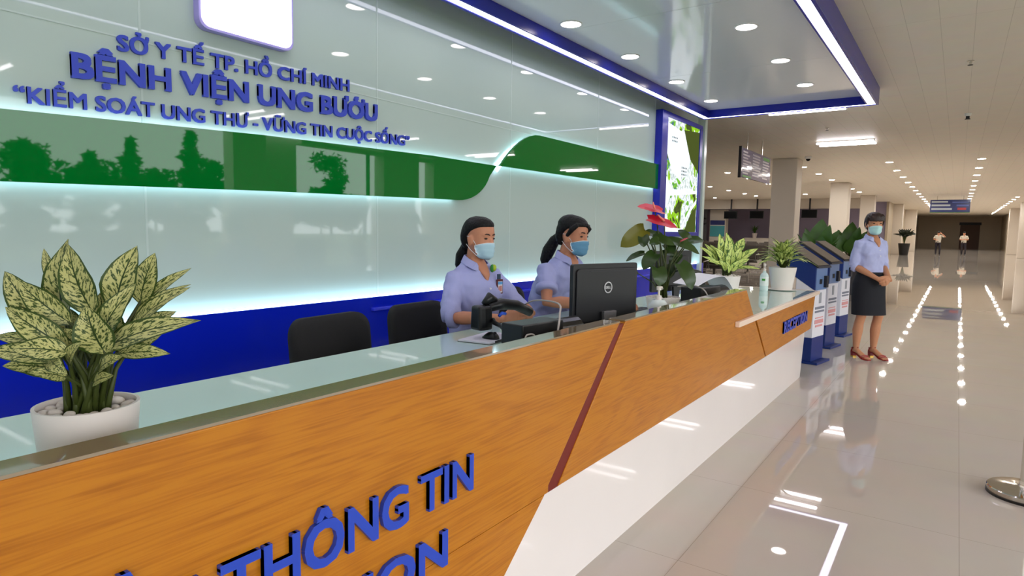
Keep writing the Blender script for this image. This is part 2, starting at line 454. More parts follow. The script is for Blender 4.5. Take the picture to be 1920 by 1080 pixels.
# backlit site map at the end of the wall
mp_ = onwall(thing('backlit_map', 'tall backlit aerial map in a blue frame at the end of the wall', 'light box', (7.93, WY, 1.27)))
fr = MB()
for lo, hi in (((-.71, -.12, 0), (-.53, -.001, 1.48)), ((.62, -.12, 0), (.72, -.001, 1.48)), ((-.53, -.12, 0), (.62, -.001, .06)), ((-.53, -.12, 1.42), (.62, -.001, 1.48))): fr.box(lo, hi)
fr.make('frame', M_blue2, mp_, bevel=0.004)
def map_mat():
    m = bpy.data.materials.new('map_print'); m.use_nodes = True
    nt = m.node_tree; nt.nodes.clear(); L = nt.links.new
    tc = nt.nodes.new('ShaderNodeTexCoord')
    mpn = nt.nodes.new('ShaderNodeMapping'); mpn.inputs['Scale'].default_value = (1.0, 1, 1.0)
    L(tc.outputs['Object'], mpn.inputs[0])
    n = nt.nodes.new('ShaderNodeTexNoise'); n.inputs['Scale'].default_value = 3.2; n.inputs['Detail'].default_value = 2; n.inputs['Distortion'].default_value = 0.7
    v = nt.nodes.new('ShaderNodeTexVoronoi'); v.inputs['Scale'].default_value = 16.0
    n2 = nt.nodes.new('ShaderNodeTexNoise'); n2.inputs['Scale'].default_value = 22.0
    for q in (n, v, n2): L(mpn.outputs[0], q.inputs['Vector'])
    r = nt.nodes.new('ShaderNodeValToRGB'); r.color_ramp.interpolation = 'CONSTANT'
    E = r.color_ramp.elements
    E[0].position = 0; E[0].color = lin((70, 84, 40)); E[1].position = .38; E[1].color = lin((150, 205, 40))
    for p, c in ((.455, (238, 248, 250)), (.60, (120, 190, 60)), (.66, (90, 130, 170)), (.7, (60, 90, 50))):
        e = E.new(p); e.color = lin(c)
    L(n.outputs['Fac'], r.inputs[0])
    r2 = nt.nodes.new('ShaderNodeValToRGB'); r2.color_ramp.elements[0].position = .4; r2.color_ramp.elements[0].color = (.25, .3, .25, 1); r2.color_ramp.elements[1].position = .55; r2.color_ramp.elements[1].color = (1, 1, 1, 1)
    L(n2.outputs['Fac'], r2.inputs[0])
    mx = nt.nodes.new('ShaderNodeMix'); mx.data_type = 'RGBA'; mx.blend_type = 'MULTIPLY'; mx.inputs[0].default_value = .55
    L(r.outputs[0], mx.inputs[6]); L(r2.outputs[0], mx.inputs[7])
    e = nt.nodes.new('ShaderNodeEmission'); e.inputs[1].default_value = 1.15
    L(mx.outputs[2], e.inputs[0])
    g = nt.nodes.new('ShaderNodeBsdfGlossy'); g.inputs['Roughness'].default_value = .03
    ms = nt.nodes.new('ShaderNodeMixShader'); ms.inputs[0].default_value = .05
    o = nt.nodes.new('ShaderNodeOutputMaterial'); L(e.outputs[0], ms.inputs[1]); L(g.outputs[0], ms.inputs[2]); L(ms.outputs[0], o.inputs[0])
    return m
M_map = map_mat()
MB().box((-.53, -.10, .06), (.62, -.06, 1.42)).make('map_print', M_map, mp_)
mw = emit('map_white', (246, 252, 255), 1.15); mgy = emit('map_grey', (120, 150, 165), 0.9); mol = emit('map_olive', (84, 96, 44), 0.8)
bd = MB()
f2 = lambda a, b, d: (a, d, b)
bd.prism([(-.50, 1.36), (.05, 1.30), (.30, 1.0), (.25, .88), (.0, .86), (-.02, .72), (-.3, .78), (-.5, 1.0)], f2, -.1025, -.1)
bd.prism([(-.53, .75), (-.3, .58), (.6, .61), (.6, .57), (-.35, .5), (-.53, .3)], f2, -.1025, -.1)
bd.prism([(-.3, .12), (.05, .1), (.3, .32), (.6, .5), (.6, .44), (.15, .2), (.1, .06), (-.5, .06), (-.5, .3)], f2, -.1025, -.1)
bd.make('map_road', mw, mp_)
M_mblk = mat('map_block', (214, 226, 230), .4, emis=(214, 226, 230), estr=.7); M_mwin = mat('map_window_dark', (60, 74, 80), .4)
for (x, z, w, h, nr, nc) in ((-.02, .76, .22, .14, 3, 4), (-.38, 1.14, .2, .08, 2, 4), (.15, .56, .3, .06, 0, 0), (.1, .95, .12, .06, 0, 0)):
    g_ = MB().box((x, -.1045, z), (x + w, -.1025, z + h)).make('map_building', M_mblk, mp_)
    for r_ in range(nr):
        for c_ in range(nc): MB().box((x + .02 + c_ * .05, -.106, z + .014 + r_ * .042), (x + .046 + c_ * .05, -.1045, z + .034 + r_ * .042)).make('map_window', M_mwin, g_)
MB().prism([(.16, .06), (.60, .06), (.60, .40), (.4, .3)], f2, -.1022, -.1).make('map_field', mol, mp_)
MB().prism([(.3, 1.0), (.62, .85), (.62, 1.38), (.05, 1.34)], f2, -.1020, -.1).make('map_field', mol, mp_)
struct(MB().box((11.905, WY - .13, 0), (12.03, WY + .12, CZ)).make('trim_wall_end', mat('wall_end_pale', (206, 224, 214), 0.2)))

# ------------------------------------------------------------------ canopy above the counter
cn = thing('ceiling_canopy', 'blue framed canopy with light strips and silver panels over the counter', 'canopy', (0, 0, 3.3))
X0, X1, Y0, Y1 = -6.0, 11.2, 1.19, 3.74
fas = MB()
fas.box((X0, Y0 - .07, -.01), (X1 + .07, Y0 - .035, .2495)); fas.box((X0, Y1 + .035, -.01), (X1 + .07, Y1 + .07, .2495)); fas.box((X1 + .035, Y0 - .035, -.01), (X1 + .07, Y1 + .035, .2495))
fas.make('fascia', M_blue2, cn, bevel=0.003)
ib = MB()
ib.box((X0, Y0 + .065, -.01), (X1 - .065, Y0 + .085, .12)); ib.box((X0, Y1 - .085, -.01), (X1 - .065, Y1 - .065, .12)); ib.box((X1 - .085, Y0 + .085, -.01), (X1 - .065, Y1 - .085, .12))
ib.make('inner_band', M_blue2, cn)
ls = MB()
ls.box((X0, Y0 - .035, 0.0), (X1 + .035, Y0 + .065, .02)); ls.box((X0, Y1 - .065, 0.0), (X1 + .035, Y1 + .035, .02)); ls.box((X1 - .065, Y0 + .065, 0.0), (X1 + .035, Y1 - .065, .02))
ls.make('light_strip', M_led, cn)
MB().box((X0, Y0 - .035, .17), (X1 + .035, Y1 + .035, .19)).make('top_panel', M_blue2, cn)
xs_ = [X0, -4.0, -1.5, 1.0, 3.5, 6.0, 8.5, X1 - .086]
for a_, b_ in zip(xs_[:-1], xs_[1:]):
    MB().box((a_ + .0025, Y0 + .086, .115), (b_ - .0025, Y1 - .086, .13)).make('soffit_panel', M_silver, cn)

def downlight(name, label, loc, r, group, ring=True):
    ml = M_down if loc[2] < CZ else M_hall
    t = thing(name, label, 'ceiling light', loc, 0, group)
    MB().lathe([(r, 0.0), (r, -.004), (r * .97, -.006)], n=24).make('lens', ml, t)
    if ring:
        MB().lathe([(r * 1.02, .0), (r * 1.02, -.009), (r * 1.16, -.007), (r * 1.18, .0)], n=24).make('trim_ring', M_trimring, t, smooth='auto')
    return t
ORD = ['first', 'second', 'third', 'fourth', 'fifth', 'sixth', 'seventh', 'eighth', 'ninth', 'tenth', 'eleventh', 'twelfth', 'thirteenth', 'fourteenth', 'fifteenth', 'sixteenth', 'seventeenth', 'eighteenth']
def rows(first, xs, y, z, lab, group, name='downlight'):
    for k, x in enumerate(xs):
        l = lab % ORD[k]
        if first[0] is None: first[0] = downlight(name, l, (x, y, z), first[1], group)
        else:
            o = dup(first[0], (x, y, z), label=l); o['group'] = group
f0 = [None, 0.1]
rows(f0, [10.32, 8.8, 7.26, 5.83, 4.3, 2.8, 1.3, -.2, -1.7], 3.37, 3.4145, '%s round downlight from the far end of the canopy row nearest the wall', 'canopy downlights by the wall')
rows(f0, [9.87, 8.36, 6.84, 5.34, 3.84, 2.34, .84, -.66], 1.905, 3.4145, '%s round downlight from the far end of the canopy row nearest the corridor', 'canopy downlights by the corridor')
f1 = [None, 0.095]
rows(f1, [22.8 + 2.95 * k for k in range(18)], 1.88, CZ, '%s round downlight of the left corridor row, counted from the near end', 'left corridor row of downlights')
rows(f1, [22.85 + 2.95 * k for k in range(18)], -.4, CZ, '%s round downlight of the middle corridor row, counted from the near end', 'middle corridor row of downlights')
rows(f1, [45.0 + 2.95 * k for k in range(12)], -2.53, CZ, '%s round downlight of the right corridor row, counted from the near end', 'right corridor row of downlights')
rows(f1, [23.25, 26.1, 29.1, 35.2, 37.95], 4.39, CZ, '%s round downlight in the row past the white columns', 'downlights past the columns')
rows(f1, [19.0, 24.3, 27.3, 30.55, 39.1], 7.2, CZ, '%s round downlight in the waiting hall row below the hanging sign', 'waiting hall downlights, near row')
rows(f1, [28.4, 31.35, 34.45, 37.55, 40.0], 10.1, CZ, '%s round downlight in the middle row of the waiting hall', 'waiting hall downlights, middle row')
rows(f1, [38.5, 41.6], 13.05, CZ, '%s small round downlight in the farthest row of the waiting hall', 'waiting hall downlights, far row')

def tube_lamp(label, x, y0, y1):
    t = thing('tube_light', label, 'ceiling light', (x, (y0 + y1) / 2, CZ), 0, 'double tube lights')
    h = (y1 - y0) / 2
    MB().box((-.24, -.04, -.012), (.24, .04, 0)).make('mount', M_trimring, t, bevel=.003)
    for s in (-1, 1):
        MB().box((s * .22 - .022, -h, -.028), (s * .22 + .022, h, 0)).make('housing', M_trimring, t, bevel=.004)
        MB().cyl((s * .22, -h + .02, -.05), (s * .22, h - .02, -.05), .022, n=12).make('tube', M_tube, t)
        MB().box((s * .22 - .02, -h, -.06), (s * .22 + .02, -h + .03, 0)).box((s * .22 - .02, h - .03, -.06), (s * .22 + .02, h, 0)).make('lamp_holder', M_trimring, t)
tube_lamp('nearer double tube light on the ceiling, beside the canopy corner', 12.3, 1.72, 3.02)
tube_lamp('farther double tube light on the ceiling, beyond the canopy', 17.3, 1.72, 2.98)
for k_, x_ in enumerate((-5.0, -1.0, 3.3, 7.7, 11.5, 15.4, 20.7)):
    tube_lamp('%s double tube light from the near end of the row along the open front' % ORD[k_], x_, -4.1, -2.75)

def sprinkler(label, x, y):
    t = thing('fire_sprinkler', label, 'sprinkler', (x, y, CZ), 0, 'ceiling sprinklers')
    MB().lathe([(.04, 0), (.04, -.008), (.015, -.012), (.012, -.05)], n=14).make('stem', M_chrome, t)
    MB().lathe([(.03, -.05), (.03, -.056)], n=14).make('deflector', M_dark, t)
sprinkler('small dark sprinkler on the ceiling right of the canopy corner', 10.15, .019)
sprinkler('small dark sprinkler on the ceiling between the two tube lights', 14.98, 2.41)
t = thing('smoke_detector', 'white smoke detector with dark tip on the ceiling over the corridor', 'detector', (14.4, 0.004, CZ))
MB().lathe([(.055, 0), (.055, -.025), (.04, -.05)], n=18).make('housing', M_trimring, t, smooth='auto')
MB().lathe([(.03, -.05), (.03, -.09), (.045, -.1), (.045, -.105)], n=14).make('sensor', M_dark, t)
t = thing('dome_camera', 'white dome security camera on the ceiling beside the nearest column', 'camera', (20.2, 3.7, CZ))
MB().lathe([(.09, 0), (.09, -.05), (.07, -.07)], n=18).make('housing', M_trimring, t, smooth='auto')
MB().lathe([(.06, -.07), (.055, -.1), (.03, -.125), (.005, -.13)], n=16).make('dome', M_screen, t, smooth=True)
# ------------------------------------------------------------------ reception counter
ct = thing('reception_counter', 'long reception counter with orange wood front, white base and glass worktop', 'counter', (0, 1.1, 0))
FX = lambda a, b, d: (a, d, b)
PZ = .96; PB = .43
lett = M_letter
MB().prism([(-3.0, PB), (1.825, PB), (1.825, .455), (2.355, PZ), (-3.0, PZ)], FX, 0, .05).make('wood_panel', M_wood, ct, bevel=.003)
MB().prism([(-3.0, 0.01), (1.27, 0.01), (1.80, PB), (-3.0, PB)], FX, 0.0, .028).make('wood_panel', M_wood, ct)
MB().prism([(1.89, PB), (4.845, PB), (4.25, PZ), (2.41, PZ)], FX, 0, .05).make('wood_panel', M_wood, ct, bevel=.003)
MB().prism([(4.87, PB), (6.60, PB), (6.75, .765), (4.51, .765)], FX, 0, .05).make('wood_panel', M_wood, ct, bevel=.003)
MB().prism([(1.80, PB - .002), (1.90, PB - .002), (2.42, PZ - .008), (2.33, PZ - .008)], FX, .004, .048).make('groove_inlay', M_gap, ct)
MB().prism([(4.84, PB), (4.88, PB), (4.5, .765), (4.46, .765)], FX, .01, .048).make('groove_inlay', M_gap, ct)
MB().box((-3.0, .002, PZ), (2.36, .075, PZ + .006)).make('ledge', M_ledge, ct)
MB().box((2.405, .002, PZ), (4.25, .075, PZ + .006)).make('ledge', M_ledge, ct)
MB().box((-3.0, .05, .70), (4.3, .075, PZ)).make('back_board', M_ledge, ct)
MB().prism([(-3.0, 0), (6.36, 0), (6.49, PB + .02), (6.49, .7), (-3.0, .7)], FX, .03, .09).make('base', M_base, ct)
MB().box((-3.0, .09, 0), (6.30, .12, .72)).box((6.25, .12, 0), (6.30, .9, .72)).make('carcass', M_base, ct)
MB().prism([(-3.0, .075), (4.3, .075), (4.3, .0), (6.78, .0), (6.78, .82), (5.9, 1.06), (-3.0, 1.07)], lambda a, b, d: (a, b, d), .765, .78).make('glass_top', M_glass, ct)
MB().box((4.01, -.03, .748), (6.775, -.001, .782)).make('edge_trim', M_trim, ct, bevel=.003)
MB().box((6.776, -.03, .748), (6.795, .82, .782)).make('edge_trim', M_trim, ct, bevel=.003)
kb = MB()
for x in (-2, 0.6, 2.2, 3.9, 5.5): kb.box((x, .12, 0), (x + .03, .98, .765))
kb.make('support_panel', M_base, ct)

def on_counter(x, z): return Matrix(((1, 0, 0, x), (0, 0, -1, -.0005), (0, 1, 0, z), (0, 0, 0, 1)))
text_obj('lettering', 'THÔNG TIN', M_letter, ct, on_counter(.630, .590), .762, .105, 0.0, .012, .022)
text_obj('lettering', 'QUẦY', M_letter, ct, on_counter(.205, .590), .385, .105, 0.0, .012, .022)
text_obj('lettering', 'INFORMATION', M_letter, ct, on_counter(.14, .414), 1.142, .1, 0.0, .012, .025)
text_obj('lettering', 'RECEPTION', M_letter, ct, on_counter(5.37, .535), .96, .095, 0.0, .012, .03)
# ------------------------------------------------------------------ plants
CR = Vector((0.5711563650908936, -0.8206811833603337, 0.0)).normalized()      # sideways as the visitor at the counter sees it
CB = Vector((0.8206811833603337, 0.5711563650908936, 0.0)).normalized()       # away from the visitor
UP = Vector((0, 0, 1))

def leaf_mat(name, green, cream, scale, thr, edge=0.86, rib=(40, 60, 22), stretch=0.35):
    m = mat(name, green, 0.38, spec=0.4)
    nt = m.node_tree; b = nt.nodes['Principled BSDF']; L = nt.links.new
    def math_(op, a, bb=None):
        n = nt.nodes.new('ShaderNodeMath'); n.operation = op
        for i, q in enumerate((a, bb)):
            if q is None: continue
            if isinstance(q, (int, float)): n.inputs[i].default_value = q
            else: L(q, n.inputs[i])
        return n.outputs[0]
    uv = nt.nodes.new('ShaderNodeUVMap'); sp = nt.nodes.new('ShaderNodeSeparateXYZ'); L(uv.outputs[0], sp.inputs[0])
    s = math_('ABSOLUTE', math_('SUBTRACT', sp.outputs[1], 0.5)); s = math_('MULTIPLY', s, 2.0)
    # veins run forward from the rib: shear u by |s|
    cb = nt.nodes.new('ShaderNodeCombineXYZ')
    oi = nt.nodes.new('ShaderNodeObjectInfo')
    L(math_('MULTIPLY', math_('SUBTRACT', sp.outputs[0], math_('MULTIPLY', s, 0.22)), 1.0), cb.inputs[0])
    L(math_('MULTIPLY', sp.outputs[1], stretch), cb.inputs[1]); 
    tc = nt.nodes.new('ShaderNodeTexCoord')
    sp2 = nt.nodes.new('ShaderNodeSeparateXYZ'); L(tc.outputs['Object'], sp2.inputs[0]); L(math_('MULTIPLY', sp2.outputs[2], 0.8), cb.inputs[2])
    n = nt.nodes.new('ShaderNodeTexNoise'); n.inputs['Scale'].default_value = scale; n.inputs['Detail'].default_value = 3; n.inputs['Roughness'].default_value = 0.65
    L(cb.outputs[0], n.inputs['Vector'])
    r = nt.nodes.new('ShaderNodeValToRGB'); r.color_ramp.elements[0].position = thr - .03; r.color_ramp.elements[1].position = thr + .03
    r.color_ramp.elements[0].color = (0, 0, 0, 1); r.color_ramp.elements[1].color = (1, 1, 1, 1)
    L(n.outputs['Fac'], r.inputs[0])
    k = math_('MULTIPLY', r.outputs[0], math_('LESS_THAN', s, edge))
    k = math_('MULTIPLY', k, math_('GREATER_THAN', s, 0.05))
    mx = nt.nodes.new('ShaderNodeMix'); mx.data_type = 'RGBA'; L(k, mx.inputs[0]); mx.inputs[6].default_value = lin(green); mx.inputs[7].default_value = lin(cream)
    mx2 = nt.nodes.new('ShaderNodeMix'); mx2.data_type = 'RGBA'; L(math_('LESS_THAN', s, 0.035), mx2.inputs[0]); L(mx.outputs[2], mx2.inputs[6]); mx2.inputs[7].default_value = lin(rib)
    L(mx2.outputs[2], b.inputs['Base Color'])
    b.inputs['Subsurface Weight'].default_value = 0.0
    return m
M_aglo = leaf_mat('leaf_speckled_cream', (56, 76, 26), (190, 188, 122), 24.0, 0.47)
M_aglo2 = leaf_mat('leaf_lime_cream', (78, 116, 44), (206, 220, 122), 8.0, 0.44)
M_aglo3 = leaf_mat('leaf_striped_lime', (86, 120, 46), (208, 218, 132), 7.0, 0.45)
M_anth = mat('leaf_dark_green', (44, 66, 24), 0.3, var=0.18, vscale=14)
M_anth2 = mat('leaf_olive', (104, 102, 26), 0.35)
M_fern = mat('leaf_mid_green', (52, 86, 24), 0.4, var=0.2, vscale=6)
M_darkleaf = mat('leaf_blackish', (22, 30, 16), 0.5)
M_stem = mat('plant_stem', (62, 72, 26), 0.5)
M_soil = mat('soil_brown', (66, 42, 26), 0.9, bump=0.4, bscale=120)
M_red = mat('spathe_red', (200, 28, 52), 0.28)
M_spadix = mat('spadix_pink', (232, 140, 120), 0.5)
M_peb = mat('pebble_white', (214, 204, 196), 0.6, var=0.12, vscale=30)

def leaf(mb, p0, p1, w, bend=0.12, n=Vector((0, 0, 1)), fold=0.25, heart=False, nu=9, ripple=0.02, seed=0, tipw=0.0):
    """leaf blade from p0 to p1, w wide; bend lifts the middle along n"""
    p0 = Vector(p0); p1 = Vector(p1); ax = p1 - p0; L = ax.length
    d = ax.normalized()
    nn = (n - d * n.dot(d)); nn.normalize()
    side = d.cross(nn).normalized()
    o = len(mb.v); S = (-1, -.72, -.38, 0, .38, .72, 1)
    rnd = random.Random(seed)
    ph = rnd.random() * 6
    for i in range(nu + 1):
        t = i / nu
        if heart:
            wt = (max(0, 1 - (2 * (t - .36) / 1.28) ** 2) ** .62 if t > .36 else (1 - ((.36 - t) / .5) ** 2) ** .6) * (1 - max(0, (t - .75)) * .9)
            if i == nu: wt = 0.0
        else:
            wt = max(0.0, math.sin(PI * min(1, t ** .82))) ** .78 * (1.0 - .25 * t)
            if i == nu: wt = 0.0
            if i == 0: wt = .06
        c = p0 + ax * t + nn * (bend * L * math.sin(PI * t) - bend * L * .5 * t * t)
        for s in S:
            q = c + side * (s * wt * w * .5) + nn * (abs(s) * wt * w * .5 * fold) + nn * (ripple * w * math.sin(t * 17 + ph + (2 if s > 0 else 0)) * abs(s) ** 2)
            if heart and t < .36: q -= d * (abs(s) ** 1.2 * wt * w * .22)
            mb.v.append(q); mb.uv[len(mb.v) - 1] = (t + seed * 1.37, (s + 1) / 2)
    m = len(S)
    for i in range(nu):
        for j in range(m - 1):
            a = o + i * m + j
            mb.f.append((a, a + 1, a + m + 1, a + m))

def plant_from_view(root, leaves, scale, px0, py0, soil, mleaf, mstem, stem_r=.004, heart=False, fold=.25, face=.55, stem_to=.02, stems=True, seed0=1, name='foliage', bend=.10):
    """leaves: (base x, base y, tip x, tip y, width, depth of base, depth of tip) measured as seen from the visitor's side"""
    fo = MB(); stm = MB(); rnd = random.Random(seed0)
    def P(x, y, d): return CR * ((x - px0) / scale) + UP * ((py0 - y) / scale) + CB * d
    for k, lf in enumerate(leaves):
        bx, by, tx, ty, w, d0, d1 = lf[:7]
        p0, p1 = P(bx, by, d0), P(tx, ty, d1)
        nrm = (-CB * face + UP * (1 - face) + CR * rnd.uniform(-.25, .25))
        leaf(fo, p0, p1, w / scale, bend, nrm, fold, heart, seed=seed0 * 40 + k)
        if stems:
            a = rnd.uniform(0, 2 * PI); s0 = soil + Vector((math.cos(a), math.sin(a), 0)) * rnd.uniform(0, stem_to)
            mid = s0.lerp(p0, .55) + UP * .012 - (p0 - s0) * .06 * 0
            mid = Vector((s0.x * .6 + p0.x * .4, s0.y * .6 + p0.y * .4, s0.z * .4 + p0.z * .6))
            stm.tube([s0, mid, p0, p0.lerp(p1, .25)], [stem_r * 1.4, stem_r, stem_r * .8, stem_r * .3], 6)
    f = fo.make(name, mleaf, root, smooth=True, fix=False)
    if stems: stm.make('stems', mstem, root, smooth=True)
    return f

def pot(root, r0, r1, h, m=M_pot, rim=.006, soil=.02, n=40, saucer=None, base=0.0):
    MB().lathe([(r0, base), (r1, base + h), (r1 - rim, base + h), (r1 - rim - .001, base + h - soil), (.003, base + h - soil - .001)], n=n).make('pot', m, root, smooth='auto')
    MB().lathe([(r1 - rim - .002, base + h - soil - .012), (r1 - rim - .002, base + h - soil + .001), (.002, base + h - soil + .004)], n=n).make('soil', M_soil, root)
    if saucer: MB().lathe([(saucer * .8, 0), (saucer, .008), (saucer, .011), (saucer * .8, .009)], n=n).make('saucer', m, root, smooth='auto')

peb0 = []
def pebbles(c, r_in, r_out, z, n, size, label, group, seed, mound=0.0):
    rnd = random.Random(seed)
    if not peb0:
        mb = MB().ell((0, 0, 0), (1, .78, .62), 12, 8)
        for v in mb.v:
            v *= 1 + .12 * noise.noise(v * 1.7)
        o = mb.make('pebble', M_peb, None, smooth=True); peb0.append(o); first = True
    else: first = False
    pts = []
    tries = 0
    while len(pts) < n and tries < 4000:
        tries += 1
        a = rnd.uniform(0, 2 * PI); r = math.sqrt(rnd.uniform(r_in ** 2, r_out ** 2)); s = size * rnd.uniform(.75, 1.2)
        p = Vector((c[0] + r * math.cos(a), c[1] + r * math.sin(a), 0))
        if all((p - q).length > (s + t) * .78 for q, t in pts): pts.append((p, s))
    for k, (p, s) in enumerate(pts):
        o = peb0[0] if first and k == 0 else peb0[0].copy()
        if not (first and k == 0): COL.objects.link(o)
        o.location = (p.x, p.y, z + s * .5 + mound * rnd.random()); o.scale = (s, s, s); o.rotation_euler = (rnd.uniform(-.3, .3), rnd.uniform(-.3, .3), rnd.uniform(0, 6))
        tag(o, label, 'pebble', group)

GT = .7805   # top of the glass
# big speckled plant in front
Pp = Vector((.53, 1.366, GT))
pl1 = thing('potted_plant', 'large cream speckled plant in a round white pot on the near end of the counter', 'plant', Pp)
pot(pl1, .073, .089, .2, soil=.022)
zz = lambda x, y: (x / 2.8425, 440 + y / 2.8425)
LV = []
for (bx, by, tx, ty, w, d0, d1) in [
    (300, 460, 278, 0, 190, .03, .05), (480, 420, 322, 28, 175, .02, .03), (230, 300, 88, 55, 60, .05, .08), (390, 460, 120, 222, 135, .0, -.01), (250, 500, -10, 175, 140, .0, .02),
    (575, 400, 687, 30, 180, .03, .04), (680, 360, 740, 72, 130, .05, .07), (660, 400, 902, 155, 75, .06, .1), (640, 460, 934, 242, 70, .04, .07), (660, 500, 960, 252, 95, .03, .05),
    (560, 600, 1104, 408, 140, -.01, -.02), (620, 600, 560, 340, 190, -.03, -.05), (530, 560, 738, 230, 130, .0, .0), (430, 580, 140, 350, 140, -.03, -.05), (380, 590, -5, 515, 90, -.01, -.02),
    (300, 620, 0, 480, 60, .05, .07), (420, 620, 92, 565, 110, -.05, -.08), (330, 730, 18, 655, 125, .0, .01), (490, 580, 250, 545, 120, -.06, -.09), (390, 620, 545, 665, 80, -.06, -.1),
    (550, 760, 688, 705, 80, -.03, -.05), (560, 640, 812, 650, 90, .04, .07), (470, 660, 578, 515, 95, -.05, -.08), (440, 560, 380, 470, 120, -.02, -.03), (340, 640, 60, 700, 90, .05, .09), (500, 520, 440, 300, 140, .05, .06), (350, 560, 200, 380, 130, .04, .06),
    (420, 700, 300, 620, 90, .06, .1), (480, 700, 640, 600, 90, .07, .12), (380, 680, 180, 640, 100, -.04, -.08), (520, 660, 700, 560, 110, .06, .11), (460, 600, 420, 380, 150, .08, .1), (330, 600, 150, 480, 120, .07, .11), (600, 560, 780, 420, 110, .08, .12), (450, 720, 360, 660, 80, -.05, -.1), (560, 700, 740, 600, 90, -.02, -.05)]:
    a = zz(bx, by); b = zz(tx, ty); LV.append((a[0], a[1], b[0], b[1], 1.22 * w / 2.8425, d0, d1))
plant_from_view(pl1, LV, 995.0, 160, 755, Vector((.0, .0, .18)), M_aglo, M_stem, .0042, stem_to=.032, face=.6, bend=.09)
# the drawing above hangs from the rim level
for ch in pl1.children:
    if ch.name.startswith('foliage'):
        for v in ch.data.vertices: v.co.z += .2
    if ch.name.startswith('stems'):
        for v in ch.data.vertices:
            if v.co.z < .18: pass
bpy.data.objects.remove([c for c in pl1.children if c.name.startswith('stems')][0])
def restem(root, leaves, scale, px0, py0, zr, soil, stem_r, stem_to, m=M_stem, seed=3):
    stm = MB(); rnd = random.Random(seed)
    def P(x, y, d): return CR * ((x - px0) / scale) + UP * ((py0 - y) / scale + zr) + CB * d
    for lf in leaves:
        p0 = P(lf[0], lf[1], lf[5]); p1 = P(lf[2], lf[3], lf[6])
        a = rnd.uniform(0, 2 * PI); s0 = soil + Vector((math.cos(a), math.sin(a), 0)) * rnd.uniform(.2, 1) * stem_to
        mid = Vector((s0.x * .65 + p0.x * .35, s0.y * .65 + p0.y * .35, s0.z * .4 + p0.z * .6))
        stm.tube([s0, mid, p0, p0.lerp(p1, .2)], [stem_r * 1.4, stem_r, stem_r * .8, stem_r * .3], 7)
    stm.make('stems', m, root, smooth=True)
restem(pl1, LV, 995.0, 160, 755, .2, Vector((0, 0, .175)), .0045, .034)
pebbles((Pp.x, Pp.y), .042, .074, GT + .178, 34, .0135, 'white pebble inside the front white pot, round the plant stems', 'pebbles in the front pot', 5, .006)

# lime and cream plant near the printer
zz6 = lambda x, y: (1160 + x / 4.908, 380 + y / 4.908)
P2 = Vector((5.81, 1.69, GT))
pl2 = thing('potted_plant', 'lime and cream plant in a white pot left of the tall pump bottle', 'plant', P2)
pot(pl2, .098, .124, .165, soil=.015)
LV2 = []
for (bx, by, tx, ty, w, d0, d1) in [
    (980, 560, 992, 285, 125, .03, .05), (915, 500, 912, 298, 105, .02, .02), (1080, 480, 1150, 335, 105, .03, .05), (1050, 580, 1274, 425, 90, .0, .02), (1050, 620, 1278, 612, 40, .0, -.05), (900, 570, 792, 392, 75, .03, .06),
    (890, 570, 733, 418, 60, .0, .02), (900, 590, 738, 505, 50, -.02, -.05), (960, 600, 778, 548, 45, -.05, -.12), (950, 570, 858, 425, 95, -.01, -.03), (1040, 570, 1095, 425, 95, -.02, -.03), (1000, 610, 1005, 420, 110, -.03, -.06),
    (1020, 620, 1160, 520, 80, -.04, -.08), (960, 640, 880, 540, 80, -.05, -.1), (1000, 640, 1060, 540, 80, -.06, -.1), (900, 520, 850, 400, 80, .06, .09), (1010, 540, 1040, 330, 100, .06, .08), (980, 660, 935, 545, 50, -.07, -.13)]:
    a = zz6(bx, by); b = zz6(tx, ty); LV2.append((a[0], a[1], b[0], b[1], w / 4.908, d0, d1))
plant_from_view(pl2, LV2, 211, 1360, 520, Vector((0, 0, .15)), M_aglo2, M_stem, stems=False, seed0=2, face=.6)
for v in [c for c in pl2.children if c.name.startswith('foliage')][0].data.vertices: v.co.z += .165
restem(pl2, LV2, 211, 1360, 520, .165, Vector((0, 0, .15)), .006, .04)
pebbles((P2.x, P2.y), .05, .108, GT + .15, 24, .02, 'white pebble in the white pot of the lime and cream plant', 'pebbles in the lime plant pot', 6)

# bushy striped plant at the end of the counter
P3 = Vector((6.62, 1.385, GT))
pl3 = thing('potted_plant', 'bushy striped plant in a white pot with saucer at the far counter end', 'plant', P3)
pot(pl3, .095, .128, .215, soil=.012, saucer=.135, base=.009)
fo = MB(); stm = MB(); rnd = random.Random(11)
for k in range(54):
    az = k * 2.4; el = .05 + 1.25 * (k / 54.0) ** .8; ln = rnd.uniform(.18, .25)
    d = Vector((math.cos(az) * math.cos(el), math.sin(az) * math.cos(el), math.sin(el)))
    b0 = Vector((0, 0, .235)) + Vector((math.cos(az), math.sin(az), 0)) * .07 * math.cos(el) + UP * (.03 + .05 * math.sin(el))
    leaf(fo, b0, b0 + d * ln + Vector((0, 0, -.05 * math.cos(el))), .07, .14, UP * 1.0 + d * -.3, .3, seed=200 + k)
    stm.tube([(d.x * .01, d.y * .01, .21), b0], [.004, .003], 6)
fo.make('foliage', M_aglo3, pl3, smooth=True, fix=False); stm.make('stems', M_stem, pl3)

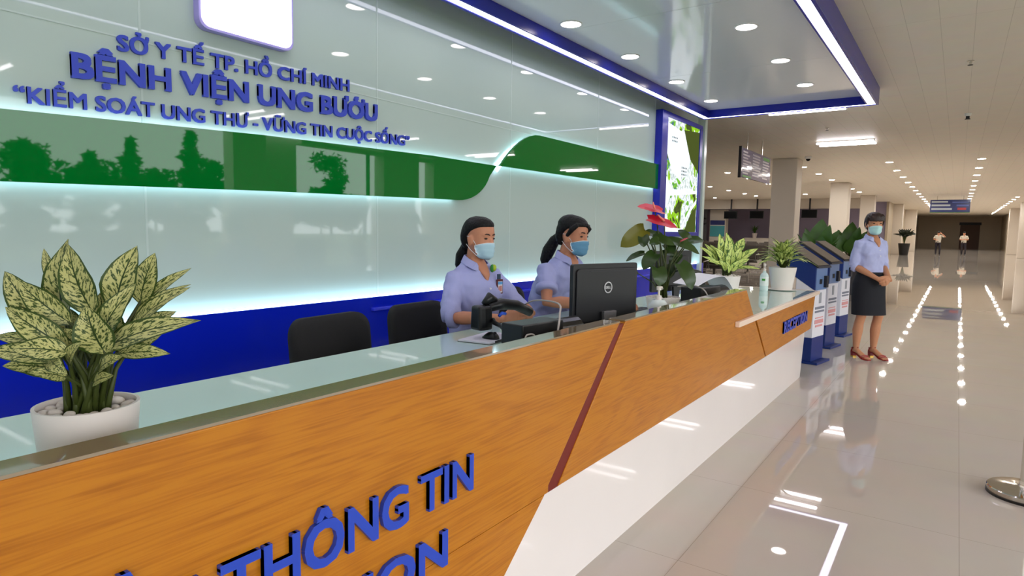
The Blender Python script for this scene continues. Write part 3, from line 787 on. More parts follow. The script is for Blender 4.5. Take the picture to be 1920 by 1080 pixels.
# red anthurium
P4 = Vector((3.61, 1.415, GT))
an = thing('flowering_plant', 'anthurium with red flowers and dark heart leaves in a white bowl', 'plant', P4)
pot(an, .07, .1, .165, soil=.012)
HV = []
def hv(bx, by, tx, ty, w, d0, d1):
    a = zz6(bx, by); b = zz6(tx, ty); return (a[0], a[1], b[0], b[1], w / 4.908, d0, d1)
dark = [(210, 310, 205, 412, 100, .0, -.03), (290, 330, 480, 385, 105, -.03, -.05), (430, 350, 738, 462, 110, .0, .0), (640, 355, 785, 342, 105, .03, .05), (640, 340, 552, 248, 85, .04, .07),
        (310, 470, 195, 612, 130, -.03, -.06), (330, 600, 345, 758, 160, -.05, -.09), (535, 560, 645, 785, 175, -.04, -.08), (390, 470, 590, 492, 75, .02, .05), (240, 470, 75, 548, 70, .05, .08), (150, 640, 105, 725, 90, .05, .04),
        (450, 570, 490, 690, 110, .03, .02), (260, 290, 390, 310, 95, .05, .08), (420, 380, 510, 450, 110, .02, .0), (380, 350, 330, 265, 100, .06, .09), (340, 350, 240, 380, 90, -.05, -.08), (560, 470, 480, 580, 100, .06, .05), (400, 600, 440, 740, 110, .06, .06)]
HV = [hv(*q) for q in dark]
plant_from_view(an, HV, 316, 1243, 566, Vector((0, 0, .09)), M_anth, M_stem, stems=False, heart=True, seed0=4, face=.5, fold=.12)
olive = [hv(225, 255, 5, 412, 165, .02, .0)]
plant_from_view(an, olive, 316, 1243, 566, Vector((0, 0, .09)), M_anth2, M_stem, stems=False, heart=True, seed0=5, face=.75, fold=.1)
fl = [hv(305, 75, 148, 48, 130, .0, -.02), hv(300, 78, 372, 88, 120, .0, .01), hv(385, 185, 242, 158, 120, -.03, -.04), hv(380, 180, 500, 232, 125, -.03, -.05), hv(540, 362, 602, 322, 40, -.02, -.03)]
fx = []
for k, q in enumerate([(300, 78, 148, 46, 120, .0, -.03), (390, 180, 240, 156, 110, -.03, -.05)]): fx.append(hv(*q))
def Pa(x, y, d):
    a = zz6(x, y); return CR * ((a[0] - 1243) / 316) + UP * ((566 - a[1]) / 316 + .135) + CB * d
for k, (c, t, b_, w, d0, sx, sy) in enumerate((((300, 75), (140, 48), (374, 88), 150, .0, 283, 5), ((380, 180), (500, 235), (240, 156), 150, -.03, 318, 118), ((560, 350), (603, 322), (540, 362), 40, -.02, 590, 318))):
    mb = MB()
    leaf(mb, Pa(b_[0], b_[1], d0 + .01), Pa(t[0], t[1], d0 - .02), w / 4.908 / 316, .02, UP * .75 - CB * .45, .15, True, seed=60 + k)
    sp_ = mb.make('flower', M_red, an, smooth=True, fix=False)
    if k < 2:
        MB().tube([Pa(c[0], c[1] - 6, d0 - .01), Pa((c[0] + sx) / 2, (c[1] + sy) / 2, d0 - .01), Pa(sx, sy, d0 - .01)], [.005, .006, .003], 8).make('spadix', M_spadix, sp_, smooth=True)
for ch in an.children:
    if ch.name.startswith('foliage'):
        for v in ch.data.vertices: v.co.z += .135
restem(an, HV + olive + fl[:1] + fl[2:3] + fl[4:], 316, 1243, 566, .135, Vector((0, 0, .148)), .004, .03)
pebbles((P4.x, P4.y), .035, .08, GT + .152, 22, .0125, 'white pebble in the white bowl of the anthurium', 'pebbles in the anthurium bowl', 8)

def broad_plant(label, loc, hpot, rpot, leaves, mleaf, mpot, pot_dark=False):
    t = thing('potted_plant', label, 'plant', loc)
    MB().lathe([(rpot * .72, 0), (rpot, hpot), (rpot * .92, hpot), (rpot * .9, hpot - .05), (.01, hpot - .06)], n=24).make('pot', mpot, t, smooth='auto')
    fo = MB(); stm = MB()
    for k, (u, z0, ut, zt, w, d0, d1) in enumerate(leaves):
        p0 = Vector((d0, -u, z0)); p1 = Vector((d1, -ut, zt))
        leaf(fo, p0, p1, w, .08, Vector((-.7, 0, .5)), .2, seed=300 + k)
        stm.tube([(0, 0, hpot - .06), (d0 * .5, -u * .5, (hpot + z0) / 2), p0], [.018, .013, .008], 7)
    fo.make('foliage', mleaf, t, smooth=True, fix=False); stm.make('stems', M_stem, t, smooth=True)
    return t
BL = [(0, .98, .02, 1.62, .42, 0, .1), (-.1, .98, -.28, 1.45, .2, .1, .2), (.1, .98, .2, 1.5, .3, -.1, -.2), (.08, .95, .32, 1.42, .22, .1, .1), (-.08, .95, -.22, 1.35, .3, -.1, -.25), (.05, .9, .1, 1.3, .34, -.12, -.3),
      (-.1, .9, -.36, 1.34, .07, -.1, -.1), (-.1, .88, -.38, 1.2, .07, -.1, -.1), (.1, .9, .38, 1.3, .08, -.1, -.1), (.1, .88, .34, 1.18, .08, 0, -.2), (0, .95, -.1, 1.5, .3, .15, .3)]
broad_plant('broad leaved green plant rising behind the blue kiosks', (13.0, 2.12, 0), .85, .22, BL, M_fern, M_dark)
broad_plant('broad leaved green plant partly hidden behind the standing woman', (16.0, 1.98, 0), .85, .22, BL, M_fern, M_dark)
sp = []
rnd = random.Random(5)
for k in range(46):
    a = rnd.uniform(0, 2 * PI); e = rnd.uniform(-.2, 1.4); r = rnd.uniform(.6, .95)
    sp.append((.12 * math.cos(a), 1.2 + .2 * rnd.random(), r * math.cos(a) * math.cos(e) * .95, 1.35 + r * .55 * math.sin(e), .16, .12 * math.sin(a), r * math.sin(a) * math.cos(e)))
broad_plant('dark spiky plant in a tall black planter far down the corridor', (51.0, 3.0, 0), .8, .36, sp, M_darkleaf, M_black)
# ------------------------------------------------------------------ things on the counter
# monitor seen from behind
mo = thing('monitor', 'black computer monitor with its back to the visitors, in front of the seated women', 'monitor', (2.87, 1.43, GT), -0.28)
def rr_prism(w, h, r, y0, y1, zc, name, m, par, **kw):
    return MB().prism([(a, b + zc) for a, b in rrect(w, h, r)], lambda a, b, d: (a, d, b), y0, y1).make(name, m, par, **kw)
M_mon = mat('monitor_black', (24, 23, 27), 0.42)
rr_prism(.232, .15, .012, -.012, .012, .238, 'shell', M_mon, mo, bevel=.003)
rr_prism(.214, .13, .02, -.022, -.012, .235, 'back_bulge', M_mon, mo, bevel=.009, seg=3)
MB().box((-.225, .0121, .115), (.225, .0135, .37)).make('screen', M_screen, mo)
MB().box((-.13, -.0235, .35), (.13, -.021, .354)).make('vent', M_dark, mo)
MB().prism([(-.034, .0), (.034, .0), (.045, .155), (-.045, .155)], lambda a, b, d: (a, d, b), -.045, -.024).make('neck', mat('monitor_neck_grey', (120, 116, 120), .35, metal=.4), mo, bevel=.003)
MB().box((-.10, -.11, 0), (.10, .07, .012)).make('foot', M_mon, mo, bevel=.004)
M_logo = mat('logo_grey', (206, 204, 208), .3)
ring = MB(); rg = []
N_ = 40
for k in range(N_):
    a = 2 * PI * k / N_; c, s = math.cos(a), math.sin(a)
    rg.append([(c * .0285, -.026, .27 + s * .0285), (c * .0235, -.026, .27 + s * .0235), (c * .0235, -.021, .27 + s * .0235), (c * .0285, -.021, .27 + s * .0285)])
ring.loft(rg + [rg[0]], cap=False).make('logo_ring', M_logo, mo)
text_obj('logo_lettering', 'DELL', M_logo, mo, Matrix(((1, 0, 0, -.0195), (0, 0, -1, -.0222), (0, 1, 0, .264), (0, 0, 0, 1))), .039, .0125, 0, .003, .03)

m2 = thing('monitor', 'black monitor behind the anthurium, back towards the visitors', 'monitor', (4.9, 1.86, GT), -.25)
rr_prism(.26, .16, .012, -.012, .012, .24, 'shell', M_mon, m2, bevel=.003)
rr_prism(.2, .12, .03, -.03, -.012, .24, 'back_bulge', M_mon, m2, bevel=.01)
MB().box((-.245, .0121, .1), (.245, .0135, .39)).make('screen', M_screen, m2)
MB().prism([(-.03, .0), (.03, .0), (.042, .12), (-.042, .12)], lambda a, b, d: (a, d, b), -.06, -.042).make('neck', M_mon, m2)
MB().box((-.10, -.11, 0), (.10, .07, .012)).make('foot', M_mon, m2, bevel=.004)

def rail_box(name, label, loc, rz, L, H, D, rounded=True):
    t = thing(name, label, 'office machine', loc, rz)
    MB().box((-L / 2, -D / 2, 0), (L * .12, D / 2, H)).make('body', M_black, t, bevel=.006)
    prof = [(-D / 2, 0), (D / 2, 0), (D / 2, H * .62)] + [(D / 2 * math.cos(PI * k / 10), H * .62 + H * .36 * math.sin(PI * k / 10)) for k in range(1, 10)] + [(-D / 2, H * .62)]
    MB().prism(prof, lambda a, b, d: (d, a, b), L * .121, L / 2).make('roller_cover', mat('black_gloss', (20, 19, 22), .2), t, bevel=.004)
    MB().box((-L / 2 + .02, -D / 2 - .002, H * .3), (L * .1, -D / 2, H * .32)).make('seam', M_dark, t)
    return t
rail_box('document_printer', 'long black desk machine with rounded right end behind the wooden ledge', (2.155, 1.33, GT), -.13, .40, .195, .11)
p2_ = rail_box('document_printer', 'black desk machine under white papers, right of the anthurium', (4.19, 1.34, GT), -.13, .46, .2, .14)
pp = MB()
rg = []
for k in range(12):
    t_ = k / 11.0; x = -.20 + .55 * t_; z = .205 + .05 * math.sin(t_ * 2.6) - .16 * max(0, t_ - .72) ** 1.2 * 2.2
    rg.append([(x, -.05, z), (x, .12, z + .012), (x, .12, z + .015), (x, -.05, z + .003)])
pp.loft(rg)
o = pp.make('paper_sheet', mat('paper_white', (232, 230, 238), .7), None, smooth='auto'); o.location = (4.19, 1.36, GT + .0); o.rotation_euler = (0, 0, -.13)
tag(o, 'curling white paper lying over the black desk machine right of the anthurium', 'paper')
o = MB().tube([(4.20, 1.62, GT + .27), (4.33, 1.58, GT + .30), (4.50, 1.5, GT + .26), (4.62, 1.45, GT + .02)], .02, 8).make('hand_scanner', M_black, None, smooth=True)
tag(o, 'black handheld scanner lying behind the papers right of the anthurium', 'scanner')

def cable(label, pts, r=.003, m=None):
    # smooth through the points
    P = [Vector(p) for p in pts]; Q = []
    for i in range(len(P) - 1):
        a, b, c, d = P[max(i - 1, 0)], P[i], P[i + 1], P[min(i + 2, len(P) - 1)]
        for k in range(6):
            t = k / 6
            Q.append(0.5 * ((2 * b) + (c - a) * t + (2 * a - 5 * b + 4 * c - d) * t * t + (3 * b - a - 3 * c + d) * t ** 3))
    Q.append(P[-1])
    o = MB().tube(Q, r, 7).make('cable', m or M_cab, None, smooth=True)
    tag(o, label, 'cable')
    return o
M_cab = mat('cable_grey', (176, 166, 160), .5)
cable('grey cable curling from the hand scanner over the long black machine', [(2.80, 1.905, .905), (2.72, 1.75, .97), (2.40, 1.42, 1.01), (2.18, 1.28, .99), (2.10, 1.24, .92), (2.08, 1.22, .80)], .0042)
cable('short grey cable loop in front of the long black machine', [(1.86, 1.235, .79), (1.87, 1.24, .93), (1.90, 1.24, .955), (1.94, 1.235, .93), (1.95, 1.23, .79)], .003)
cable('grey cable looping over the black machine right of the anthurium', [(3.86, 1.42, .99), (3.86, 1.30, 1.0), (3.83, 1.22, .95), (3.84, 1.2, .79)], .004)

kb = thing('keyboard', 'black computer keyboard on the glass right of the monitor', 'keyboard', (3.95, 1.72, GT), .05)
MB().box((-.22, -.07, 0), (.22, .07, .02)).make('body', M_black, kb, bevel=.004)
ky = MB()
for r_ in range(5):
    for c_ in range(15): ky.box((-.21 + c_ * .028, -.06 + r_ * .024, .02), (-.186 + c_ * .028, -.04 + r_ * .024, .026))
ky.make('keys', M_dark, kb)

nb = thing('notebook', 'white paper pad with a dark spine lying on the glass under the mouse', 'notebook', (2.545, 1.90, GT), .12)
MB().box((-.15, -.09, .002), (.15, .09, .009)).make('pages', mat('pad_white', (214, 212, 226), .6), nb)
MB().box((-.151, -.093, 0), (.151, .091, .002)).box((-.10, -.094, .0), (.151, -.0905, .012)).make('cover', M_dark, nb)
ms = thing('computer_mouse', 'black computer mouse on the white paper pad', 'mouse', (2.515, 1.868, GT + .0095), -.1)
mb = MB()
rg = []
for k in range(9):
    t_ = -1 + k / 4.0; w_ = .031 * max(.25, (1 - t_ ** 4)) ; h_ = .034 * max(.18, 1 - abs(t_ + .15) ** 2.4)
    rg.append([(w_ * math.cos(a), t_ * .052, max(0.0, h_ * math.sin(a)) if math.sin(a) > 0 else 0.001) for a in [2 * PI * j / 16 for j in range(16)]])
mb.loft(rg).make('shell', M_black, ms, smooth=True)
MB().cyl((-.004, -.028, .029), (.004, -.028, .029), .007, n=10).make('scroll_wheel', M_dark, ms)

# scanner on its gooseneck
gs = thing('scanner_stand', 'black gooseneck scanner stand in front of the first seated woman', 'stand', (2.36, 1.62, GT))
MB().lathe([(.055, 0), (.055, .008), (.03, .018), (.012, .022)], n=24).make('base', M_black, gs, smooth='auto')
MB().tube([(0, 0, .02), (.02, .04, .06), (.08, .13, .09), (.15, .225, .09), (.175, .25, .10)], .011, 10).make('gooseneck', M_black, gs, smooth=True)
hs = thing('hand_scanner', 'black handheld scanner with blue clip held by the first seated woman', 'scanner', (2.545, 1.90, .897), -.28, None, 1.22)
mb = MB()
mb.loft([[(-.075 + dx, y * s1, z) for y, z in ((-.035, -.055), (.035, -.055), (.03, .045), (-.03, .045))] for dx, s1 in ((0, 1), (.03, 1.05), (.075, .8))])
mb.make('head', M_black, hs, bevel=.012, seg=3)
MB().tube([(-.01, 0, .035), (.06, 0, .045), (.14, 0, .035), (.22, 0, .0)], [(.026, .02), (.027, .024), (.024, .022), (.02, .02)], 14).make('grip', M_black, hs, smooth=True)
MB().tube([(-.03, 0, .05), (.0, 0, .075), (.03, 0, .06)], [.012, .022, .014], 12).make('hood', M_black, hs, smooth=True)
MB().tube([(.02, -.036, .0), (.035, -.038, .012), (.055, -.036, .008)], .007, 8).make('clip', mat('clip_blue', (30, 80, 200), .3), hs, smooth=True)

def bottle_pump(name, label, loc, prof, cap_h, m_body, r, nozzle=1, rz=0.0):
    t = thing(name, label, 'bottle', loc, rz)
    MB().lathe(prof, n=26).make('body', m_body, t, smooth='auto')
    h = prof[-1][1]
    pm = MB().lathe([(r * .5, h), (r * .5, h + cap_h * .3), (r * .2, h + cap_h * .34), (r * .2, h + cap_h * .7), (r * .42, h + cap_h * .72), (r * .42, h + cap_h)], n=18)
    pm.make('pump', M_pot, t, smooth='auto')
    MB().tube([(0, 0, h + cap_h * .88), (r * 1.3 * nozzle, 0, h + cap_h * .9), (r * 1.6 * nozzle, 0, h + cap_h * .75)], r * .16, 8).make('nozzle', M_pot, t, smooth=True)
    return t
M_bot = mat('bottle_clear', (214, 222, 220), .12, spec=.6)
M_bot2 = mat('bottle_gel', (206, 222, 220), .15, spec=.6)
b1 = bottle_pump('soap_bottle', 'squat white pump bottle in front of the anthurium bowl', (3.17, 1.265, GT), [(.034, 0), (.05, .05), (.056, .13), (.053, .168), (.036, .188), (.03, .195)], .07, M_bot, .03)
MB().box((-.03, -.058, .145), (.01, -.05, .156)).make('label_stripe', mat('label_teal', (40, 120, 110), .5), b1)
b2 = bottle_pump('sanitizer_bottle', 'tall clear pump bottle with a green label on the counter end', (6.40, 1.50, GT), [(.037, 0), (.039, .01), (.039, .145), (.03, .165), (.014, .178), (.014, .19)], .07, M_bot2, .022)
MB().lathe([(.0395, .05), (.0397, .05), (.0397, .135), (.0395, .135)], n=26).make('label', mat('label_white', (226, 232, 228), .5), b2)
lb2 = MB()
lb2.box((-.041, -.018, .098), (-.0385, .012, .118))
lb2.make('label_mark', mat('label_green', (60, 150, 50), .5), b2)

# ------------------------------------------------------------------ chairs behind the counter
def chair(label, x, y, rz, top, w=.52, group='black office chairs behind the counter'):
    t = thing('office_chair', label, 'chair', (x, y, 0), rz, group)
    def rr(w2, z0, z1, r): return [(a, b + (z0 + z1) / 2) for a, b in rrect(w2, (z1 - z0) / 2, r)]
    # curved padded back
    rg = []
    poly = rr(w / 2, .53, top, .09)
    bm_ = MB()
    for d, sc in ((.0, .9), (.012, 1.0), (.05, 1.0), (.064, .9)):
        rg.append([(a * sc, d + .22 + .10 * (b - .53) - .35 * a * a, .53 + (b - .53) * (sc if b > .7 else 1)) for a, b in poly])
    bm_.loft(rg).make('backrest', M_blk_s, t, smooth=True)
    rg = []
    sp_ = rrect(.245, .24, .09)
    for z, sc in ((.43, .92), (.445, 1), (.49, 1), (.505, .93)): rg.append([(a * sc, b * sc, z) for a, b in sp_])
    MB().loft(rg).make('seat', M_blk_s, t, smooth=True)
    MB().tube([(0, .2, .43), (0, .27, .45), (0, .275, .56)], .02, 8).make('back_bar', M_black, t, smooth=True)
    MB().cyl((0, 0, .09), (0, 0, .43), .028, n=14).make('gas_lift', M_black, t)
    for k in range(5):
        a = 2 * PI * k / 5 + .3
        lg = MB().tube([(0, 0, .10), (.28 * math.cos(a), .28 * math.sin(a), .065)], [.025, .016], 8).make('leg', M_black, t)
        MB().ell((.28 * math.cos(a), .28 * math.sin(a), .028), (.028, .028, .028), 10, 7).make('caster', M_black, lg, smooth=True)
    return t
chair('empty black chair left of the first seated woman, its full backrest showing', 2.16, 2.36, .06, .875)
chair('black chair behind the first seated woman, half hidden by her', 2.95, 2.50, .05, .86)
chair('black chair behind the second seated woman, showing at her back', 3.86, 2.48, .05, .895)
chair('low black chair seen between the big monitor and the anthurium', 5.55, 2.52, .1, .70)
chair('black chair with a lavender cloth over its back, behind the anthurium', 6.75, 2.95, .05, .86)
cl = MB(); rg = []
prof = [(-.075, .46), (-.07, .6), (-.062, .75), (-.05, .90), (-.02, .925), (.01, .90), (.02, .75), (.025, .62)]
for k in range(13):
    x = -.25 + .5 * k / 12; q = .012 * math.sin(k * 1.7)
    rg.append([(x, y + q, z) for y, z in prof] + [(x, y + q + (.006 if y > -.03 else -.006) * (-1), z - .004) for y, z in reversed(prof)])
o = cl.loft(rg).make('hanging_cloth', mat('cloth_lavender', (176, 170, 214), .8, bump=.2, bscale=60), None, smooth='auto')
o.location = (6.75, 3.22, 0); o.rotation_euler = (0, 0, .05)
tag(o, 'lavender cloth hung over a chair back, seen through the anthurium leaves', 'cloth')

# ------------------------------------------------------------------ kiosks
M_navy = mat('kiosk_navy', (14, 42, 112), 0.35)
M_kwhite = mat('kiosk_white', (226, 224, 232), 0.35)
M_kblue = mat('kiosk_front_blue', (104, 130, 176), 0.3, spec=.6)
M_ktop = mat('kiosk_screen_brown', (98, 88, 80), 0.12, spec=.7)
def kiosk(label):
    t = thing('ticket_kiosk', label, 'kiosk', (0, 0, 0), 0, 'self service kiosks in a row')
    S = lambda a, b, d: (d, a, b)      # profile in y, z, extruded along x
    W = .165
    MB().prism([(-.09, .025), (.10, .025), (.10, .27), (-.09, .27)], S, -W, W).make('lower_column', M_navy, t, bevel=.004)
    MB().prism([(-.09, .27), (.10, .27), (.10, .88), (-.09, .755)], S, -W, W).make('column', M_kwhite, t, bevel=.004)
    MB().prism([(-.092, .757), (.142, .905), (.31, 1.0), (.31, 1.16), (.25, 1.22), (-.092, 1.0)], S, -W - .003, W + .003).make('head', M_navy, t, bevel=.004)
    MB().prism([(-.125, .985), (-.118, 1.0), (.262, 1.243), (.262, 1.225)], S, -W - .02, W + .02).make('screen_frame', M_dark, t)
    MB().prism([(-.105, 1.0122), (-.105, 1.0142), (.245, 1.2375), (.245, 1.2355)], S, -W + .005, W - .005).make('screen', M_ktop, t)
    MB().box((-W - .02, -.16, 0), (W + .02, .16, .025)).make('base_plate', M_navy, t, bevel=.004)
    MB().box((-W + .01, -.0965, .76), (W - .01, -.0925, .985)).make('front_panel', M_kblue, t)
    cr = MB().box((-.06, -.102, .82), (.0, -.0965, .87)).make('card_reader', M_black, t)
    MB().box((.06, -.125, .78), (.12, -.0965, .90)).make('ticket_slot', M_dark, t)
    MB().box((-.03, -.094, .62), (.03, -.0905, .73)).make('emblem', mat('kiosk_emblem_grey', (150, 152, 160), .5), t)
    lt = MB()
    lt.box((-.13, -.0935, .56), (.13, -.0902, .585)).box((-.13, -.0935, .525), (.13, -.0902, .545))
    lt.make('print_grey', mat('print_grey', (120, 122, 136), .6), t)
    MB().box((-.11, -.0935, .465), (.11, -.0902, .475)).box((-.12, -.0935, .41), (.12, -.0902, .45)).box((-.1, -.0935, .375), (.1, -.0902, .395)).make('print_red', mat('print_red', (214, 150, 150), .6), t)
    MB().prism([(-.091, .27), (-.091, .275), (-.09, .275), (-.09, .27)], S, -W, W)
    return t
ka = -.17
k1 = kiosk('nearest blue and white kiosk, partly hidden by the counter end')
def kpos(cx, cy): # the front left corner of the column stands at (cx, cy)
    v = Matrix.Rotation(ka, 3, 'Z') @ Vector((-.165, -.09, 0)); return (cx - v.x, cy - v.y, 0)
k1.location = kpos(7.06, 1.16); k1.rotation_euler = (0, 0, ka)
dup(k1, kpos(8.16, 1.20), ka, 'middle blue and white kiosk of the row of three')
dup(k1, kpos(9.22, 1.20), ka, 'farthest blue and white kiosk, nearest the standing woman')

# ------------------------------------------------------------------ stanchion at the right edge
st = thing('queue_stanchion', 'chrome queue barrier post with a round base at the right edge', 'barrier post', (4.145, -.375, 0))
MB().lathe([(.172, .0), (.172, .012)], n=48).make('rubber_ring', M_black, st)
MB().lathe([(.168, .012), (.17, .034), (.166, .039), (.05, .045), (.036, .05), (.034, .06)], n=48).make('base', M_chrome, st, smooth='auto')
MB().cyl((0, 0, .06), (0, 0, .9), .0315, n=28).make('pole', M_chrome, st, smooth='auto')
MB().lathe([(.036, .86), (.04, .87), (.04, .95), (.03, .96)], n=28).make('head', M_black, st, smooth='auto')

# ------------------------------------------------------------------ hanging signs and the far hall
M_sign = mat('sign_blue', (40, 52, 120), .2, spec=.6)
M_sgrey = mat('sign_grey_violet', (110, 104, 150), .08, spec=.8)
hs1 = thing('hanging_sign', 'hanging board of text rows seen edge on before the nearest column', 'sign', (15.8, 4.0, 2.56))
MB().box((-1.3, 0, 0), (1.3, .05, .64)).make('board', M_sgrey, hs1, bevel=.01)
MB().box((-1.34, .0, -.02), (-1.3, .06, .66)).make('side_frame', M_dark, hs1)
rws = MB()
rnd = random.Random(3)
for r_ in range(8):
    for c0, c1 in ((-1.2, -.5), (-.4, .35), (.5, 1.2)):
        rws.box((c0, -.004, .08 + r_ * .066), (c0 + (c1 - c0) * rnd.uniform(.5, 1), 0, .115 + r_ * .066))
rws.make('text_rows', mat('sign_text_pale', (196, 190, 210), .3), hs1)
MB().box((.55, -.006, .53), (1.15, -.0041, .6)).box((-1.2, -.006, .01), (-.5, -.0041, .05)).make('green_bar', mat('sign_green', (90, 170, 70), .4), hs1)
MB().cyl((-.8, .025, .64), (-.8, .025, CZ - 2.56), .012, n=8).make('rod', M_chrome, hs1); MB().cyl((.5, .025, .64), (.5, .025, CZ - 2.56), .012, n=8).make('rod', M_chrome, hs1)
hs2 = thing('hanging_sign', 'hanging blue direction board over the far corridor, with white and red rows', 'sign', (43.0, .5, 2.66))
MB().box((0, -.92, 0), (.06, .92, .68)).make('board', M_sign, hs2, bevel=.01)
MB().box((-.01, .1, .52), (0, .85, .6)).box((-.01, -.02, .32), (0, .85, .42)).box((-.01, -.1, .12), (0, .85, .22)).make('white_rows', mat('sign_white', (200, 210, 220), .4), hs2)
MB().box((-.01, -.85, .5), (0, -.1, .57)).box((-.01, -.85, .32), (0, -.3, .4)).make('blue_rows', mat('sign_pale_blue', (90, 110, 190), .4), hs2)
MB().box((-.01, -.75, .12), (0, -.35, .24)).make('red_row', mat('sign_red', (200, 60, 60), .4), hs2)
MB().box((-.012, -.92, -.03), (.07, .92, 0)).make('green_edge', mat('sign_green_edge', (60, 120, 60), .4), hs2)
for y in (-.6, .6): MB().cyl((.03, y, .68), (.03, y, CZ - 2.66), .015, n=8).make('rod', M_chrome, hs2)

def tv(label, y0, y1, z0, z1):
    t = thing('television', label, 'television', (43.6, (y0 + y1) / 2, z0), 0, 'televisions hung at the far counter')
    h = (y1 - y0) / 2
    MB().box((0, -h, 0), (.08, h, z1 - z0)).make('case', M_black, t, bevel=.01)
    MB().box((-.004, -h + .03, .03), (0, h - .03, z1 - z0 - .03)).make('screen', M_screen, t)
    MB().box((.08, -.05, z1 - z0 - .2), (.12, .05, CZ - z0)).make('bracket', M_dark, t)
tv('left television hung below the bulkhead of the far counter', 12.15, 13.02, 2.26, 2.76)
tv('middle television hung below the bulkhead, left of the nearest column', 10.48, 11.35, 2.28, 2.77)
tv('right television hung below the bulkhead, behind the broad leaved plant', 7.3, 8.2, 2.33, 2.84)
fc = thing('service_counter', 'long white service counter at the far end of the waiting hall', 'counter', (46.0, 9.0, 0))
MB().box((0, -3.2, 0.3), (.6, 3.2, .95)).make('body', M_white, fc); MB().box((-.05, -3.25, .95), (.65, 3.25, 1.0)).make('top', M_white, fc); MB().box((.02, -3.2, 0), (.6, 3.2, .3)).make('plinth', mat('plinth_wood', (120, 76, 44), .5), fc)
pn = struct(MB().box((44.4, 14.45, 0), (44.5, 16.5, 2.92)).make('wall_dark_panel', mat('panel_grey', (70, 68, 72), .5)))
tx = text_obj('wall_lettering', 'SUC', M_black, None, Matrix(((0, 0, -1, 44.39), (-1, 0, 0, 16.0), (0, 1, 0, 1.85), (0, 0, 0, 1))), 1.55, .5, 0, .03, .03)
tag(tx, 'large black capitals on the dark panel at the far left', 'lettering')
po = thing('notice_board', 'notice board with navy and teal bands on the far white pier', 'notice board', (44.95, 13.85, 1.05))
MB().box((0, -.5, 0), (.045, .5, .75)).make('teal_panel', mat('teal', (70, 150, 160), .5), po); MB().box((0, -.5, .8), (.045, .5, 1.12)).make('navy_band', mat('navy', (44, 52, 110), .5), po); MB().box((.0, -.5, .75), (.045, .5, .8)).make('white_band', M_white, po)
for k, (y, l) in enumerate(((11.65, 'small potted plant on the far white counter, left one'), (9.6, 'small potted plant on the far white counter, beside the column'))):
    t = thing('potted_plant', l, 'plant', (46.3, y, 1.0), 0, 'small plants on the far counter')
    MB().lathe([(.12, 0), (.17, .32), (.15, .32), (.01, .3)], n=16).make('pot', M_pot, t)
    fo = MB()
    for q in range(14):
        a = q * 2.4; fo_d = Vector((math.cos(a) * .4, math.sin(a) * .4, .35 + .2 * (q % 3)))
        leaf(fo, (0, 0, .3), Vector((0, 0, .3)) + fo_d * .8, .14, .1, seed=500 + q)
    fo.make('foliage', M_fern, t, smooth=True, fix=False)

# waiting benches
M_bench = mat('bench_brown', (62, 52, 44), .45)
M_blegs = mat('bench_metal', (120, 116, 110), .3, metal=.8)
def bench():
    t = thing('waiting_bench', '', 'bench', (0, 0, 0), 0, 'rows of waiting benches')
    for k in range(4):
        y = (k - 1.5) * .58
        s = MB().box((-.24, y - .27, .40), (.22, y + .27, .44)).make('seat', M_bench, t, bevel=.015)
        MB().prism([(.20, .46), (.24, .44), (.36, .88), (.33, .89)], lambda a, b, d: (a, d, b), y - .27, y + .27).make('backrest', M_bench, t, bevel=.01)
    MB().box((-.03, -1.2, .34), (.03, 1.2, .39)).make('beam', M_blegs, t)
    for y in (-.9, .9): MB().box((-.28, y - .03, 0), (.28, y + .03, .04)).box((-.03, y - .03, .04), (.03, y + .03, .34)).make('leg', M_blegs, t)
    for y in (-1.18, 1.18): MB().tube([(-.2, y, .4), (-.2, y, .62), (.2, y, .64), (.24, y, .45)], .018, 8).make('armrest', M_blegs, t)
    return t
bn = bench(); first = True
for r_, x in enumerate((15.5, 17.6, 19.8, 22.2, 24.8, 27.6, 31.0, 35.0)):
    for c_ in range(4):
        y = 6.2 + c_ * 2.65 + r_ * .15
        l = 'brown waiting bench, row %s from the front, %s from the corridor' % (ORD[r_], ORD[c_])
        if first: bn.location = (x, y, 0); bn['label'] = l; first = False
        else: dup(bn, (x, y, 0), label=l)

# sign post far right
sp_ = thing('sign_post', 'thin dark post with a small blue panel at the far right', 'sign post', (46.2, -3.6, 0))
MB().box((-.06, -.06, 0), (.06, .06, 2.5)).make('post', M_dark, sp_); MB().box((-.09, -.09, 1.25), (-.06, .09, 1.75)).make('panel', emit('panel_blue', (120, 150, 255), 1.0), sp_)
dr = thing('far_door', 'dark brown doorway on the far corridor wall behind the second walker', 'door', (87.9, -1.0, 0))
MB().box((0, -.9, 0), (.08, .9, 2.6)).make('leaf', mat('door_brown', (86, 54, 38), .5), dr); MB().box((-.03, -1.0, 2.6), (.08, 1.0, 2.9)).make('lintel_sign', M_dark, dr)
# ------------------------------------------------------------------ people
M_skin = mat('skin_warm', (196, 134, 104), 0.5, spec=.35, var=.05, vscale=25)
M_skin2 = mat('skin_leg', (190, 134, 100), 0.5, spec=.35, var=.05, vscale=18)
M_hair = mat('hair_black', (13, 10, 10), 0.5, spec=.3, bump=.5, bscale=90)
M_hair2 = mat('hair_dark_brown', (44, 28, 24), 0.4, spec=.5, bump=.5, bscale=90)
M_shirt = mat('shirt_lavender_blue', (164, 168, 216), .8, bump=.25, bscale=26)
M_shirt3 = mat('shirt_pale_blue', (178, 184, 226), .8, bump=.25, bscale=26)
M_shirtw = mat('shirt_pale_grey', (190, 182, 168), .8)
M_mask = mat('mask_pale_blue', (176, 208, 222), .8)
M_mask2 = mat('mask_mid_blue', (104, 156, 190), .8)
M_mask3 = mat('mask_mint', (182, 226, 226), .8)
M_strap = mat('mask_white', (226, 228, 232), .7)
